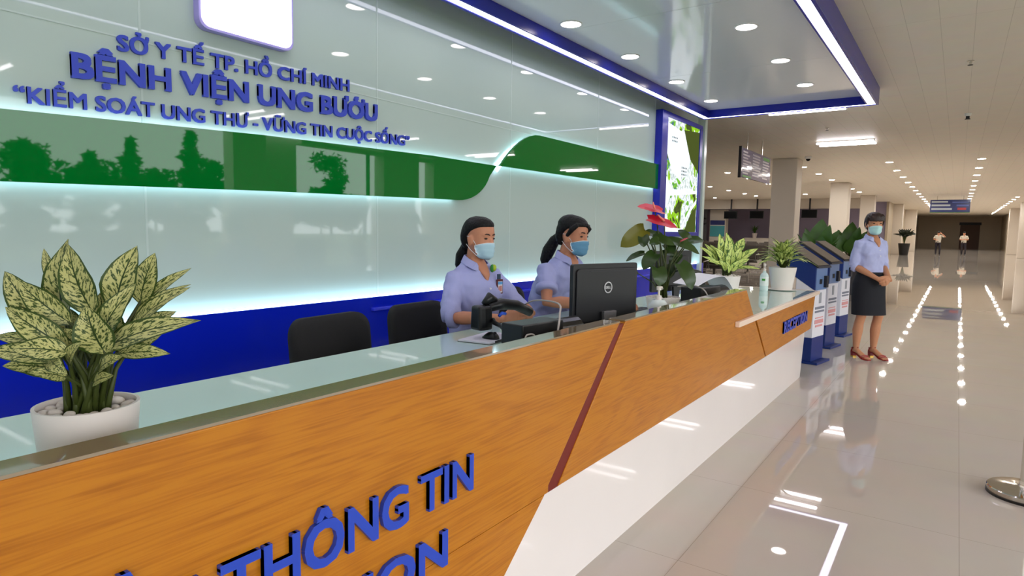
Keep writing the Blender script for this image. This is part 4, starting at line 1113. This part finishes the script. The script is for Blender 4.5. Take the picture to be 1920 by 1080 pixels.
M_eye = mat('eye_dark', (34, 20, 16), .3)
M_brow = mat('brow_dark', (48, 30, 24), .7)
M_skirt = mat('skirt_black', (16, 17, 26), .8, bump=.15, bscale=200)
M_trou = mat('trousers_dark', (32, 26, 36), .8)
M_sandal = mat('sandal_red', (138, 24, 20), .35)
M_gold = mat('heel_gold', (206, 164, 70), .25, metal=.8)
M_button = mat('button_white', (230, 230, 238), .3)
FOLDS = bpy.data.textures.new('cloth_folds', 'CLOUDS'); FOLDS.noise_scale = .07; FOLDS.noise_depth = 1
SN = 2.25
def ring(cx, cy, z, hw, hd, n=24, e=SN, ux=Vector((1, 0, 0)), uy=Vector((0, 1, 0)), uz=Vector((0, 0, 1)), O=Vector((0, 0, 0))):
    P = []
    for k in range(n):
        a = 2 * PI * k / n; c, s = math.cos(a), math.sin(a)
        x = math.copysign(abs(c) ** (2 / e), c) * hw; y = math.copysign(abs(s) ** (2 / e), s) * hd
        P.append(O + ux * (cx + x) + uy * (cy + y) + uz * z)
    return P
HEAD = [(0.0, .020, -.072, -.030), (.012, .036, -.084, -.006), (.03, .050, -.0885, .020), (.05, .058, -.089, .042), (.075, .064, -.0885, .062), (.10, .0685, -.086, .080), (.122, .0705, -.084, .089), (.15, .0725, -.0855, .094), (.175, .071, -.081, .093), (.197, .062, -.066, .082), (.213, .046, -.044, .06), (.223, .024, -.02, .03)]
HAIRB = [(.045, .052, .045, .088), (.065, .066, .040, .100), (.09, .0745, .036, .109), (.118, .078, .026, .114), (.15, .0815, -.022, .115), (.170, .0805, -.062, .113), (.188, .0775, -.078, .107), (.207, .068, -.074, .096), (.224, .050, -.054, .076), (.236, .024, -.022, .040)]
def face_y(x, z):
    for (z0, w0, f0, b0), (z1, w1, f1, b1) in zip(HEAD[:-1], HEAD[1:]):
        if z0 <= z <= z1:
            t = (z - z0) / (z1 - z0); w = w0 + (w1 - w0) * t; f = f0 + (f1 - f0) * t; b = b0 + (b1 - b0) * t
            c = (f + b) / 2; d = (b - f) / 2
            return c - d * max(0, 1 - abs(x / w) ** SN) ** (1 / SN)
    return -.08

def remesh(o, vox, it=3, disp=0.0):
    r = o.modifiers.new('r', 'REMESH'); r.mode = 'VOXEL'; r.voxel_size = vox; r.use_smooth_shade = True
    s = o.modifiers.new('s', 'SMOOTH'); s.factor = .5; s.iterations = it
    if disp:
        d = o.modifiers.new('d', 'DISPLACE'); d.texture = FOLDS; d.strength = disp; d.mid_level = .5; d.texture_coords = 'LOCAL'
        s2 = o.modifiers.new('s2', 'SMOOTH'); s2.factor = .5; s2.iterations = 1
    baked(o)
    o.data.shade_smooth()
    return o

def hand(mb, wr, d, pn, lat, curl=.5, spread=.0):
    """wr wrist, d finger direction, pn palm normal (side the fingers close to), lat towards the thumb"""
    d = Vector(d).normalized(); pn = Vector(pn); pn = (pn - d * pn.dot(d)).normalized(); lat = Vector(lat); lat = (lat - d * lat.dot(d) - pn * lat.dot(pn)).normalized()
    wr = Vector(wr)
    kn = wr + d * .082
    def rg(c, w, t): return [c + lat * (w * math.cos(2 * PI * k / 14)) + pn * (t * math.sin(2 * PI * k / 14)) for k in range(14)]
    mb.loft([rg(wr - d * .012, .023, .017), rg(wr + d * .015, .027, .016), rg(wr + d * .045, .037, .0155), rg(wr + d * .072, .040, .0135), rg(kn + d * .004, .037, .011)])
    for k, (off, L) in enumerate(((.030, .066), (.0102, .076), (-.0102, .071), (-.030, .055))):
        p = kn + lat * off - d * .008; a = 0.0; pts = [p]; rr = [.0088]
        for s, f in enumerate((.45, .31, .24)):
            a += curl * (.75 if s else .55) * (1 + .06 * k)
            dd = (d * math.cos(a) + pn * math.sin(a) + lat * (spread * (1.5 - k))).normalized()
            p = p + dd * (L * f); pts.append(p); rr.append((.0082, .0076, .0064)[s])
        mb.tube(pts, rr, 9)
    t0 = wr + d * .024 + lat * .024
    d1 = (d * .72 + lat * .6 + pn * .35).normalized(); d2 = (d * .9 + lat * .15 + pn * (.35 + .3 * curl)).normalized()
    t1 = t0 + d1 * .04; t2 = t1 + d2 * .03; t3 = t2 + d2 * .022
    mb.tube([t0 - d1 * .012, t0, t1, t2, t3], [.012, .0125, .0105, .009, .007], 9)

def person(label, loc, rz, scale, spine, head, arms, lower, hair, mask, shirt_m, hair_m=M_hair, sleeve=.35, badge=False, vox=.0055, mask_m=M_mask, group=None, skin=M_skin, simple=False):
    """spine: rings (z, cy, hw, hd) of the shirt from hem to neck; head: (x, y, z of the chin, yaw, pitch)"""
    t = thing('person', label, 'person', loc, rz, group, scale)
    hx, hy, hz, yaw, pit = head
    HM = Matrix.Translation((hx, hy, hz)) @ Matrix.Rotation(yaw, 4, 'Z') @ Matrix.Rotation(pit, 4, 'X')
    body = MB()
    hb = MB(); hb.loft([ring(0, (f + b) / 2, z, w, (b - f) / 2, 28) for z, w, f, b in HEAD])
    hb.tube([(0, -.080, .122), (0, -.092, .10), (0, -.104, .078), (0, -.094, .068)], [(.007, .007), (.009, .009), (.0145, .011), (.012, .006)], 10)
    for s in (-1, 1):
        hb.ell((s * .076, .004, .096), (.009, .019, .032), 10, 7); hb.ell((s * .081, .012, .106), (.009, .010, .018), 8, 6)
        hb.ell((s * .030, -.070, .137), (.022, .012, .007), 10, 6)
    body.add([HM @ v for v in hb.v], hb.f)
    nk = Vector((hx, hy, hz))
    zt, yt = spine[-1][0], spine[-1][1]
    base = Vector((spine[-1][4] if len(spine[-1]) > 4 else 0, yt + .005, zt - .03))
    up_ = HM @ Vector((0, .022, .06))
    body.tube([base, base.lerp(up_, .5), up_], [(.052, .05), (.046, .048), (.05, .05)], 14)
    # chest showing in the open neck
    c0 = Vector((base.x, spine[-1][1], 0))
    fr = lambda i: spine[i][1] - spine[i][3]
    V = [(base.x, yt - .03, zt + .015), (base.x, (yt - .035 + fr(-2)) / 2 - .004, (zt + spine[-2][0]) / 2), (base.x, fr(-2) - .008, spine[-2][0] - .005), (base.x, fr(-3) - .010, spine[-3][0] - .005), (base.x, fr(-3) - .016, spine[-3][0] - .045)]
    body.tube(V, [(.046, .03), (.046, .024), (.042, .018), (.026, .014), (.005, .007)], 12, ref=Vector((1, 0, 0)).cross(Vector((0, 0, -1))) * -1)
    body.loft([ring(c[4] if len(c) > 4 else 0, c[1], c[0], c[2] * .86, c[3] * .82) for c in spine[:-1]])
    for sh, el, wr, hd, pn, lat, curl in arms:
        sh, el, wr = Vector(sh), Vector(el), Vector(wr)
        body.tube([sh, sh.lerp(el, .5), el, el.lerp(wr, .25), el.lerp(wr, .6), wr, wr + (wr - el).normalized() * .02], [.046, .042, .036, .038, .031, (.025, .021), (.024, .018)], 14)
        hand(body, wr, hd, pn, lat, curl)
    if lower in ('skirt', 'legs'):
        pass
    if lower == 'skirt':
        for s, fx, fy, kz in ((-1, -.085, -.0, 0), (1, .105, -.03, 0)):
            hp = (s * .085, .0, .80); kn_ = (fx * .98, fy - .012, .455); ak = (fx, fy + .035, .105)
            body.tube([hp, Vector(hp).lerp(Vector(kn_), .6), kn_, (fx, fy + .012, .38), (fx, fy + .024, .30), (fx, fy + .03, .20), ak, (fx, fy + .04, .085)], [.075, .066, .049, .047, .052, .040, .030, .031], 16)
            body.tube([(fx, fy + .068, .085), (fx, fy + .055, .07), (fx, fy + .01, .075), (fx, fy - .05, .05), (fx, fy - .10, .027), (fx, fy - .145, .019), (fx, fy - .165, .017)], [(.016, .016), (.028, .024), (.030, .028), (.034, .020), (.040, .014), (.034, .010), (.02, .007)], 14)
            for k in range(5):
                xx = fx - s * (.028 - k * .0145); body.tube([(xx, fy - .12, .018), (xx, fy - .165 + abs(k - .7) * .009, .014)], [.009 if k else .012, .006 if k else .009], 8)
    bo = remesh(body.make('body', skin, t), vox)
    # hair
    hm = MB()
    hm.loft([ring(0, (f + b) / 2, z, w, (b - f) / 2, 28) for z, w, f, b in HAIRB])
    if hair == 'tail':
        hm.tube([(0, .085, .075), (0, .115, .04), (0, .14, -.01), (0, .15, -.07), (0, .15, -.10)], [.034, .028, .034, .026, .010], 12)
    elif hair == 'puff':
        hm.ell((0, .03, .178), (.080, .088, .064), 18, 12)
        hm.tube([(0, .09, .10), (0, .14, .06), (0, .175, -.01), (.0, .195, -.08), (0, .2, -.11)], [.034, .036, .042, .034, .012], 12)
        hm.tube([(-.066, -.058, .185), (-.080, -.03, .155), (-.082, .0, .11)], [.014, .018, .012], 8); hm.tube([(.066, -.058, .185), (.080, -.03, .155), (.082, .0, .11)], [.014, .018, .012], 8)
        hm.tube([(-.07, -.05, .185), (.0, -.082, .19), (.06, -.07, .165), (.076, -.045, .135)], [.012, .014, .014, .01], 8)
    elif hair == 'fringe':
        for k in range(-5, 6):
            x = k * .0125; hm.tube([(x * .8, -.045, .212), (x, -.083 + abs(x) * .25, .19), (x * 1.08, face_y(min(.06, abs(x)), .15) - .006, .15), (x * 1.1, face_y(min(.06, abs(x)), .138) - .004, .138)], [.012, .012, .010, .005], 7)
        for s in (-1, 1): hm.tube([(s * .074, -.035, .185), (s * .080, -.02, .14), (s * .079, .0, .08)], [.014, .014, .006], 8)
        hm.tube([(0, .09, .09), (0, .125, .06), (0, .13, .0)], [.04, .03, .015], 10)
    ho = MB(); ho.add([HM @ v for v in hm.v], hm.f)
    ho = remesh(ho.make('hair', hair_m, t), .006, 2)
    # eyes and brows
    if not simple:
        for s in (-1, 1):
            ey = MB(); bw = MB()
            q = MB().ell((s * .0305, face_y(.0305, .118) + .0015, .118), (.015, .005, .0052), 12, 7)
            ey.add([HM @ v for v in q.v], q.f)
            pts = [HM @ Vector((s * x, face_y(x, .1405) - .0025, .1385 + dz)) for x, dz in ((.012, 0), (.022, .004), (.034, .005), (.046, .000))]
            bw.tube(pts, [.0026, .0042, .004, .0016], 6)
            ey.make('eye', M_eye, t, smooth=True); bw.make('eyebrow', M_brow, t, smooth=True)
    # mask
    if mask:
        g = []; NX, NZ = 18, 10
        for i in range(NZ + 1):
            z = -.004 + .100 * i / NZ; row = []
            for j in range(NX + 1):
                a = (-80 + 160 * j / NX) * PI / 180
                x = .064 * math.sin(a) * (1 - .12 * (i / NZ < .25)); 
                zz_ = z - .018 * (abs(a) / 1.3) ** 2 * (i / NZ) + .018 * (abs(a) / 1.3) ** 2 * (1 - i / NZ)
                yb_ = min(face_y(abs(x), max(.004, zz_)), .03)
                bulge = .023 * math.exp(-(x / .022) ** 2) * max(0, min(1, (i / NZ))) * (1.15 - .35 * (i / NZ)) + .010 * math.exp(-(x / .04) ** 2) * (1 - i / NZ)
                y = yb_ - .006 - bulge + (.0025 * math.sin(i * 2.1))
                if i == 0: y += .014
                row.append(HM @ Vector((x, y, zz_)))
            g.append(row)
        mk = MB(); mk.v = [p for r in g for p in r]; W = NX + 1
        mk.f = [(i * W + j, i * W + j + 1, (i + 1) * W + j + 1, (i + 1) * W + j) for i in range(NZ) for j in range(NX)]
        mo_ = mk.make('face_mask', mask_m, t, smooth=True, fix=False)
        so = mo_.modifiers.new('solid', 'SOLIDIFY'); so.thickness = .002; so.offset = 0
        sp_ = MB()
        for j in (0, NX):
            s = -1 if j == 0 else 1
            sp_.tube([g[i][j] for i in range(0, NZ + 1)], .003, 6)
            ear0 = HM @ Vector((s * .078, .03, .12)); ear1 = HM @ Vector((s * .077, .032, .075))
            sp_.tube([g[NZ][j], HM @ Vector((s * .0755, .0, .122)), ear0], .0018, 6); sp_.tube([g[0][j], HM @ Vector((s * .071, .0, .045)), ear1], .0018, 6)
        sp_.tube([g[NZ][j] for j in range(0, NX + 1)], .0022, 6)
        sp_.make('mask_straps', M_strap, mo_, smooth=True)
    # shirt
    sm = MB()
    sm.loft([ring(c[4] if len(c) > 4 else 0, c[1], c[0], c[2], c[3], 28) for c in spine])
    cufs = []
    for sh, el, wr, *_ in arms:
        sh, el, wr = Vector(sh), Vector(el), Vector(wr)
        en = el.lerp(wr, sleeve) if sleeve >= 0 else sh.lerp(el, 1 + sleeve)
        if sleeve >= 0: pts = [sh.lerp(Vector((0, sh.y, sh.z)), .35), sh, sh.lerp(el, .45), el, en]; rr = [.05, .057, .057, .055, .053]
        else: pts = [sh.lerp(Vector((0, sh.y, sh.z)), .35), sh, sh.lerp(en, .5), en]; rr = [.05, .058, .061, .063]
        sm.tube(pts, rr, 16)
        dd = (pts[-1] - pts[-2]).normalized()
        cuffs = MB(); cufs.append(cuffs)
        cuffs.tube([pts[-1] - dd * .035, pts[-1] - dd * .03, pts[-1] + dd * .006, pts[-1] + dd * .008], [rr[-1] * .9, rr[-1] + .005, rr[-1] + .005, rr[-1] * .82], 20)
    so_ = remesh(sm.make('shirt', shirt_m, t), .008, 5, .024)
    for q in cufs: q.make('cuff', shirt_m, so_, smooth=True)
    cl = MB()
    for s in (-1, 1):
        b_ = base; a0 = Vector((b_.x, yt + .058, zt + .028)); a1 = Vector((b_.x + s * .05, yt + .02, zt + .026)); a2 = Vector((b_.x + s * .056, yt - .03, zt + .004)); a3 = Vector((b_.x + s * .042, fr(-2) - .006, spine[-2][0] + .012)); a4 = Vector((b_.x + s * .028, fr(-2) - .014, spine[-2][0] - .018))
        def flap(p, dn, w=.034):
            return [p + Vector((0, 0, .012)), p + Vector((s * .004, 0, .012)), p + dn * w + Vector((s * .005, 0, 0)), p + dn * w]
        outs = [Vector((0, .5, -1)), Vector((s * .6, .3, -1)), Vector((s * 1.0, -.2, -.75)), Vector((s * 1.1, -.25, -.55)), Vector((s * .7, -.1, -.5))]
        cl.loft([flap(p, o_.normalized(), w_) for p, o_, w_ in zip((a0, a1, a2, a3, a4), outs, (.03, .034, .04, .046, .012))])
    cl.make('collar', shirt_m, so_, smooth='auto')
    bt = MB()
    for k in range(3):
        i = -3 - k
        if -i <= len(spine): 
            c = spine[i]; bt.cyl((c[4] if len(c) > 4 else 0, c[1] - c[3] - .009, c[0] - .02), (c[4] if len(c) > 4 else 0, c[1] - c[3] - .002, c[0] - .02), .0055, n=10)
    if not simple: bt.make('buttons', M_button, so_)
    if badge:
        c = spine[-3]; y_ = c[1] - c[3]
        y_ -= .022
        bd_ = MB().box((.055, y_ - .018, c[0] - .115), (.105, y_ - .010, c[0] - .03)).make('badge_holder', mat('badge_maroon', (88, 26, 30), .4), t, bevel=.003)
        MB().box((.062, y_ - .0195, c[0] - .108), (.098, y_ - .018, c[0] - .042)).make('badge_card', mat('badge_card', (214, 214, 226), .4), bd_)
        MB().box((.062, y_ - .0205, c[0] - .06), (.098, y_ - .0195, c[0] - .045)).make('badge_stripe', mat('badge_blue', (90, 160, 220), .4), bd_)
        MB().box((.066, y_ - .0205, c[0] - .10), (.076, y_ - .0195, c[0] - .07)).box((.080, y_ - .0205, c[0] - .10), (.092, y_ - .0195, c[0] - .068)).make('badge_photo', mat('badge_photo', (196, 120, 110), .5), bd_)
        MB().box((.064, y_ - .014, c[0] - .03), (.088, y_ - .008, c[0] + .0)).make('badge_clip', mat('clip_steel', (70, 86, 110), .3, metal=.6), bd_)
        MB().ell((.056, y_ + .01, c[0] + .035), (.017, .012, .021), 12, 8).make('emblem', mat('emblem_yellow_green', (170, 190, 40), .5), so_, smooth=True)
        MB().ell((.044, y_ + .012, c[0] + .033), (.014, .010, .024), 12, 8).make('emblem_edge', mat('emblem_green', (40, 130, 50), .5), so_, smooth=True)
    if lower == 'skirt':
        sk = MB(); sk.loft([ring(0, .0, .925, .132, .102, 28), ring(0, .002, .88, .150, .112, 28), ring(0, .006, .80, .172, .125, 28), ring(.002, .004, .68, .178, .122, 28), ring(.005, -.004, .56, .182, .118, 28), ring(.008, -.01, .475, .186, .116, 28)])
        sk.make('skirt', M_skirt, t, smooth='auto')
        MB().loft([ring(0, .0, .935, .134, .104, 28), ring(0, .0, .905, .140, .107, 28)]).make('waistband', M_skirt, t, smooth=True)
        for s, fx, fy in ((-1, -.085, -.0), (1, .105, -.03)):
            sd = MB(); rg = []
            for y, z, w in ((.085, .052, .022), (.06, .055, .030), (.0, .045, .031), (-.06, .022, .037), (-.11, .006, .044), (-.16, .003, .036), (-.18, .003, .018)):
                rg.append([(fx - w, fy + y, z), (fx + w, fy + y, z), (fx + w, fy + y, z + .009), (fx - w, fy + y, z + .009)])
            sd.loft(rg); so2 = sd.make('sandal', M_sandal, t, smooth='auto')
            MB().prism([(-.02, 0), (.02, 0), (.024, .054), (-.024, .054)], lambda a, b, d: (fx + a, fy + d, b), .045, .083).make('heel', M_sandal, so2)
            MB().box((fx - .021, fy + .044, .0), (fx + .021, fy + .084, .014)).make('heel_tip', M_gold, so2)
            st_ = MB()
            def arc(y, z, w, h, r, tilt=0.0): st_.tube([(fx - w, fy + y, z), (fx - w * .75, fy + y - tilt, z + h * .75), (fx, fy + y - tilt * 1.4, z + h), (fx + w * .75, fy + y - tilt, z + h * .75), (fx + w, fy + y, z)], [(r, .004)] * 5, 8, ref=Vector((0, 1, 0)))
            arc(-.105, .010, .046, .032, .012); arc(-.132, .008, .042, .024, .009)
            st_.tube([(fx - .033, fy + .04, .105), (fx, fy + .0, .112), (fx + .033, fy + .04, .105), (fx + .02, fy + .076, .10), (fx - .02, fy + .076, .10), (fx - .033, fy + .04, .105)], .0055, 8)
            for q in (-1, 1): st_.tube([(fx + q * .028, fy + .07, .06), (fx + q * .03, fy + .055, .10)], .006, 8)
            st_.tube([(fx, fy + .088, .06), (fx, fy + .08, .10)], (.014, .004) and .007, 8)
            st_.make('straps', M_sandal, so2, smooth=True)
    elif lower == 'seated':
        tr = MB()
        for s in (-1, 1):
            tr.tube([(s * .09, spine[0][1] + .02, .53), (s * .095, spine[0][1] - .2, .52), (s * .10, spine[0][1] - .42, .50), (s * .10, spine[0][1] - .44, .44), (s * .10, spine[0][1] - .40, .22), (s * .10, spine[0][1] - .38, .07)], [.095, .085, .066, .06, .055, .045], 14)
        tr.loft([ring(0, spine[0][1] + .01, z, .165, .12) for z in (.47, .55, .62)])
        remesh(tr.make('trousers', M_trou, t), .012, 3)
        for s in (-1, 1): MB().tube([(s * .10, spine[0][1] - .33, .045), (s * .10, spine[0][1] - .42, .04), (s * .10, spine[0][1] - .55, .028)], [(.035, .042), (.042, .036), (.03, .022)], 12).make('shoe', M_black, t, smooth=True)
    elif lower == 'walk':
        tr = MB()
        for s, fx, fy in ((-1, -.10, .06), (1, .12, -.08)):
            tr.tube([(s * .085, 0, .88), (s * .09, fy * .3, .65), (fx, fy * .6, .46), (fx, fy, .25), (fx, fy + .02, .06)], [.085, .08, .062, .055, .05], 12)
            MB().tube([(fx, fy + .06, .04), (fx, fy - .04, .045), (fx, fy - .16, .028)], [(.035, .035), (.042, .038), (.03, .02)], 10).make('shoe', M_black, t, smooth=True)
        tr.loft([ring(0, 0, z, w, .11) for z, w in ((.80, .165), (.9, .16), (.98, .14))])
        remesh(tr.make('trousers', M_trou, t), .014, 3)
    return t

# the standing woman by the kiosks
person('woman standing beside the kiosks in pale blue shirt, black skirt and red sandals, hands clasped',
       (7.84, .755, 0), -.78, 1.0,
       [(.90, .0, .128, .098), (.95, .0, .130, .100), (1.0, -.002, .132, .102), (1.07, -.006, .140, .108), (1.13, -.012, .150, .118), (1.19, -.006, .155, .108), (1.245, .004, .150, .090), (1.285, .012, .105, .068), (1.305, .016, .060, .052)],
       (.0, -.012, 1.338, -.33, .06),
       [((-.135, .012, 1.245), (-.17, .04, 1.0), (-.055, -.175, .875), (.75, -.45, -.35), (.3, .7, .2), (-.2, -.5, .8), .75),
        ((.135, .012, 1.245), (.17, .03, 1.0), (.075, -.195, .865), (-.8, -.35, -.3), (-.3, .7, .0), (.2, -.5, .8), .75)],
       'skirt', 'fringe', True, M_shirt3, M_hair2, sleeve=.12, mask_m=M_mask3, vox=.005, skin=M_skin2)

# first seated woman, holding the scanner
person('seated woman with low ponytail and name badge, holding a black hand scanner',
       (3.04, 2.39, 0), -.17, 1.03,
       [(.52, .02, .165, .125), (.62, .01, .160, .120), (.72, .0, .152, .116), (.82, -.012, .156, .122), (.90, -.022, .165, .128), (.97, -.018, .170, .118), (1.03, -.006, .150, .092), (1.07, .004, .108, .070), (1.10, .008, .060, .052)],
       (.0, -.035, 1.125, .08, .10),
       [((-.155, .0, 1.005), (-.265, -.10, .80), (-.155, -.40, .82), (.55, -.8, .1), (.85, .5, 0), (0, 0, 1), .85),
        ((.155, .0, 1.005), (.24, -.18, .79), (.045, -.42, .835), (-.75, -.62, 0), (-.62, .75, 0), (0, 0, 1), 1.0)],
       'seated', 'tail', True, M_shirt, M_hair, sleeve=.10, badge=True, mask_m=M_mask)

# second seated woman, typing behind the monitor
person('seated woman with full dark ponytail, leaning to type behind the computer monitor',
       (3.80, 2.36, 0), -.08, 1.08,
       [(.52, .0, .165, .125), (.62, -.01, .160, .120), (.72, -.03, .154, .116), (.80, -.055, .158, .122), (.88, -.085, .166, .126), (.945, -.115, .170, .116), (1.0, -.135, .150, .092), (1.037, -.15, .108, .070), (1.065, -.155, .060, .052)],
       (.0, -.205, 1.085, .02, .13),
       [((-.155, -.125, .978), (-.24, -.20, .80), (-.08, -.46, .795), (.25, -.95, .0), (.0, .0, -1), (1, .2, 0), .5),
        ((.155, -.135, .978), (.21, -.28, .80), (.10, -.50, .795), (-.1, -.95, .0), (.0, .0, -1), (-1, .2, 0), .5)],
       'seated', 'puff', True, M_shirt, M_hair, sleeve=-.36, mask_m=M_mask2)

# two people far down the corridor
person('distant person with one arm raised to the head, walking in the corridor', (53.6, 1.14, 0), -1.5, 1.0,
       [(.88, 0, .16, .11), (1.0, 0, .155, .105), (1.15, 0, .17, .11), (1.27, 0, .175, .10), (1.35, 0, .16, .085), (1.39, .005, .10, .065), (1.41, .01, .058, .05)],
       (.0, -.02, 1.43, .2, .25),
       [((-.17, 0, 1.34), (-.26, -.02, 1.10), (-.14, -.18, 1.08), (.8, -.5, 0), (.2, .3, -.8), (0, -.5, .8), .5), ((.17, 0, 1.34), (.40, -.08, 1.28), (.16, -.12, 1.50), (-.6, 0, .7), (-.5, .5, 0), (0, -.5, .5), .3)],
       'walk', 'fringe', False, M_shirtw, M_hair, sleeve=-.3, vox=.012, simple=True)
person('distant person in a pale shirt standing before the far dark doorway', (56.0, -.34, 0), -1.7, 1.0,
       [(.88, 0, .16, .11), (1.0, 0, .155, .105), (1.15, 0, .17, .11), (1.27, 0, .175, .10), (1.35, 0, .16, .085), (1.39, .005, .10, .065), (1.41, .01, .058, .05)],
       (.0, -.02, 1.43, .0, .05),
       [((-.17, 0, 1.34), (-.24, .02, 1.08), (-.12, -.16, 1.12), (.8, -.5, 0), (.2, .3, -.8), (0, -.5, .8), .5), ((.17, 0, 1.34), (.24, .02, 1.08), (.10, -.18, 1.14), (-.8, -.5, 0), (-.2, .3, -.8), (0, -.5, .8), .5)],
       'walk', 'fringe', False, M_shirtw, M_hair, sleeve=-.3, vox=.012, simple=True)
# ------------------------------------------------------------------ outside the open front (seen mirrored in the wall)
struct(MB().box((-60, -90, -.35), (110, -6.0, -.12)).make('ground_outside', mat('ground_grass', (92, 104, 70), .9, var=.2, vscale=.4)))
M_tree = mat('tree_foliage_dark', (30, 48, 26), .8)
M_bark = mat('tree_bark', (60, 46, 36), .9)
def tufts(mb, n, fn, s, rnd):
    for _ in range(n):
        p = fn(rnd)
        d = Vector((rnd.uniform(-1, 1), rnd.uniform(-1, 1), rnd.uniform(-.8, .5))).normalized() * s * rnd.uniform(.6, 1.3)
        e = Vector((rnd.uniform(-1, 1), rnd.uniform(-1, 1), rnd.uniform(-1, 1))).normalized() * s * .55
        mb.add([p - e, p + e, p + d], [(0, 1, 2)])
def conifer(label, x, y, h, r, n=1500, seed=1, group='conifers beyond the open front'):
    t = thing('conifer_tree', label, 'tree', (x, y, -.12), 0, group)
    rnd = random.Random(seed)
    MB().cyl((0, 0, 0), (0, 0, h * .95), .14, .03, n=8).make('trunk', M_bark, t)
    def fn(q):
        f = q.random() ** 1.5; z = h * (.12 + .88 * f)
        rr = r * (1 - f) ** .75 * (.75 + .35 * math.sin(f * 34)) + .05
        a = q.uniform(0, 2 * PI); k = math.sqrt(q.random())
        return Vector((rr * k * math.cos(a), rr * k * math.sin(a), z - .12 * k * rr))
    mb = MB(); tufts(mb, n, fn, .34, rnd); mb.make('foliage', M_tree, t, fix=False)
def bushy(label, x, y, h, r, n=1600, seed=1, trunk=False):
    t = thing('leafy_tree' if trunk else 'garden_shrub', label, 'tree' if trunk else 'shrub', (x, y, -.12), 0, 'greenery beyond the open front')
    rnd = random.Random(seed)
    bl = [(rnd.uniform(-.5, .5) * r, rnd.uniform(-.4, .4) * r, h * (rnd.uniform(.45, .9) if not trunk else rnd.uniform(.45, .85)), r * rnd.uniform(.35, .6)) for _ in range(9)]
    def fn(q):
        cx, cy, cz, cr = q.choice(bl); v = Vector((q.gauss(0, 1), q.gauss(0, 1), q.gauss(0, 1))).normalized() * cr * q.random() ** .4
        return Vector((cx + v.x, cy + v.y, max(.0, min(h, cz + v.z))))
    mb = MB(); tufts(mb, n, fn, .32, rnd); mb.make('foliage', M_tree, t, fix=False)
    MB().cyl((0, 0, 0), (0, 0, h * .6), .11, .05, n=8).make('trunk', M_bark, t)
for k, (x, h, r) in enumerate(((12.1, 5.3, 1.6), (15.0, 5.0, 1.2), (17.0, 6.0, 1.1), (20.3, 6.8, 1.5), (23.2, 5.9, .7), (8.9, 5.0, 1.5))):
    conifer('%s dark conifer beyond the open front, counted from the near end' % ORD[[1, 2, 3, 4, 5, 0][k]], x, -29, h, r, 1900, seed=20 + k)
for k, x in enumerate((4.5, 7.7, 10.9, 14.1, 17.3, 20.5, 23.7, 26.9, 30.1, 33.3, 36.5)):
    bushy('%s dark garden shrub beyond the open front, counted in planting order' % ORD[k], x, -33.5, 5.6 - .4 * (k % 3) - (1.2 if x > 25 else 0), 1.95, 2600, seed=60 + k)
bushy('tall leafy tree standing alone beyond the far opening of the front', 30.6, -29, 7.1, 1.5, 1300, 99, True)
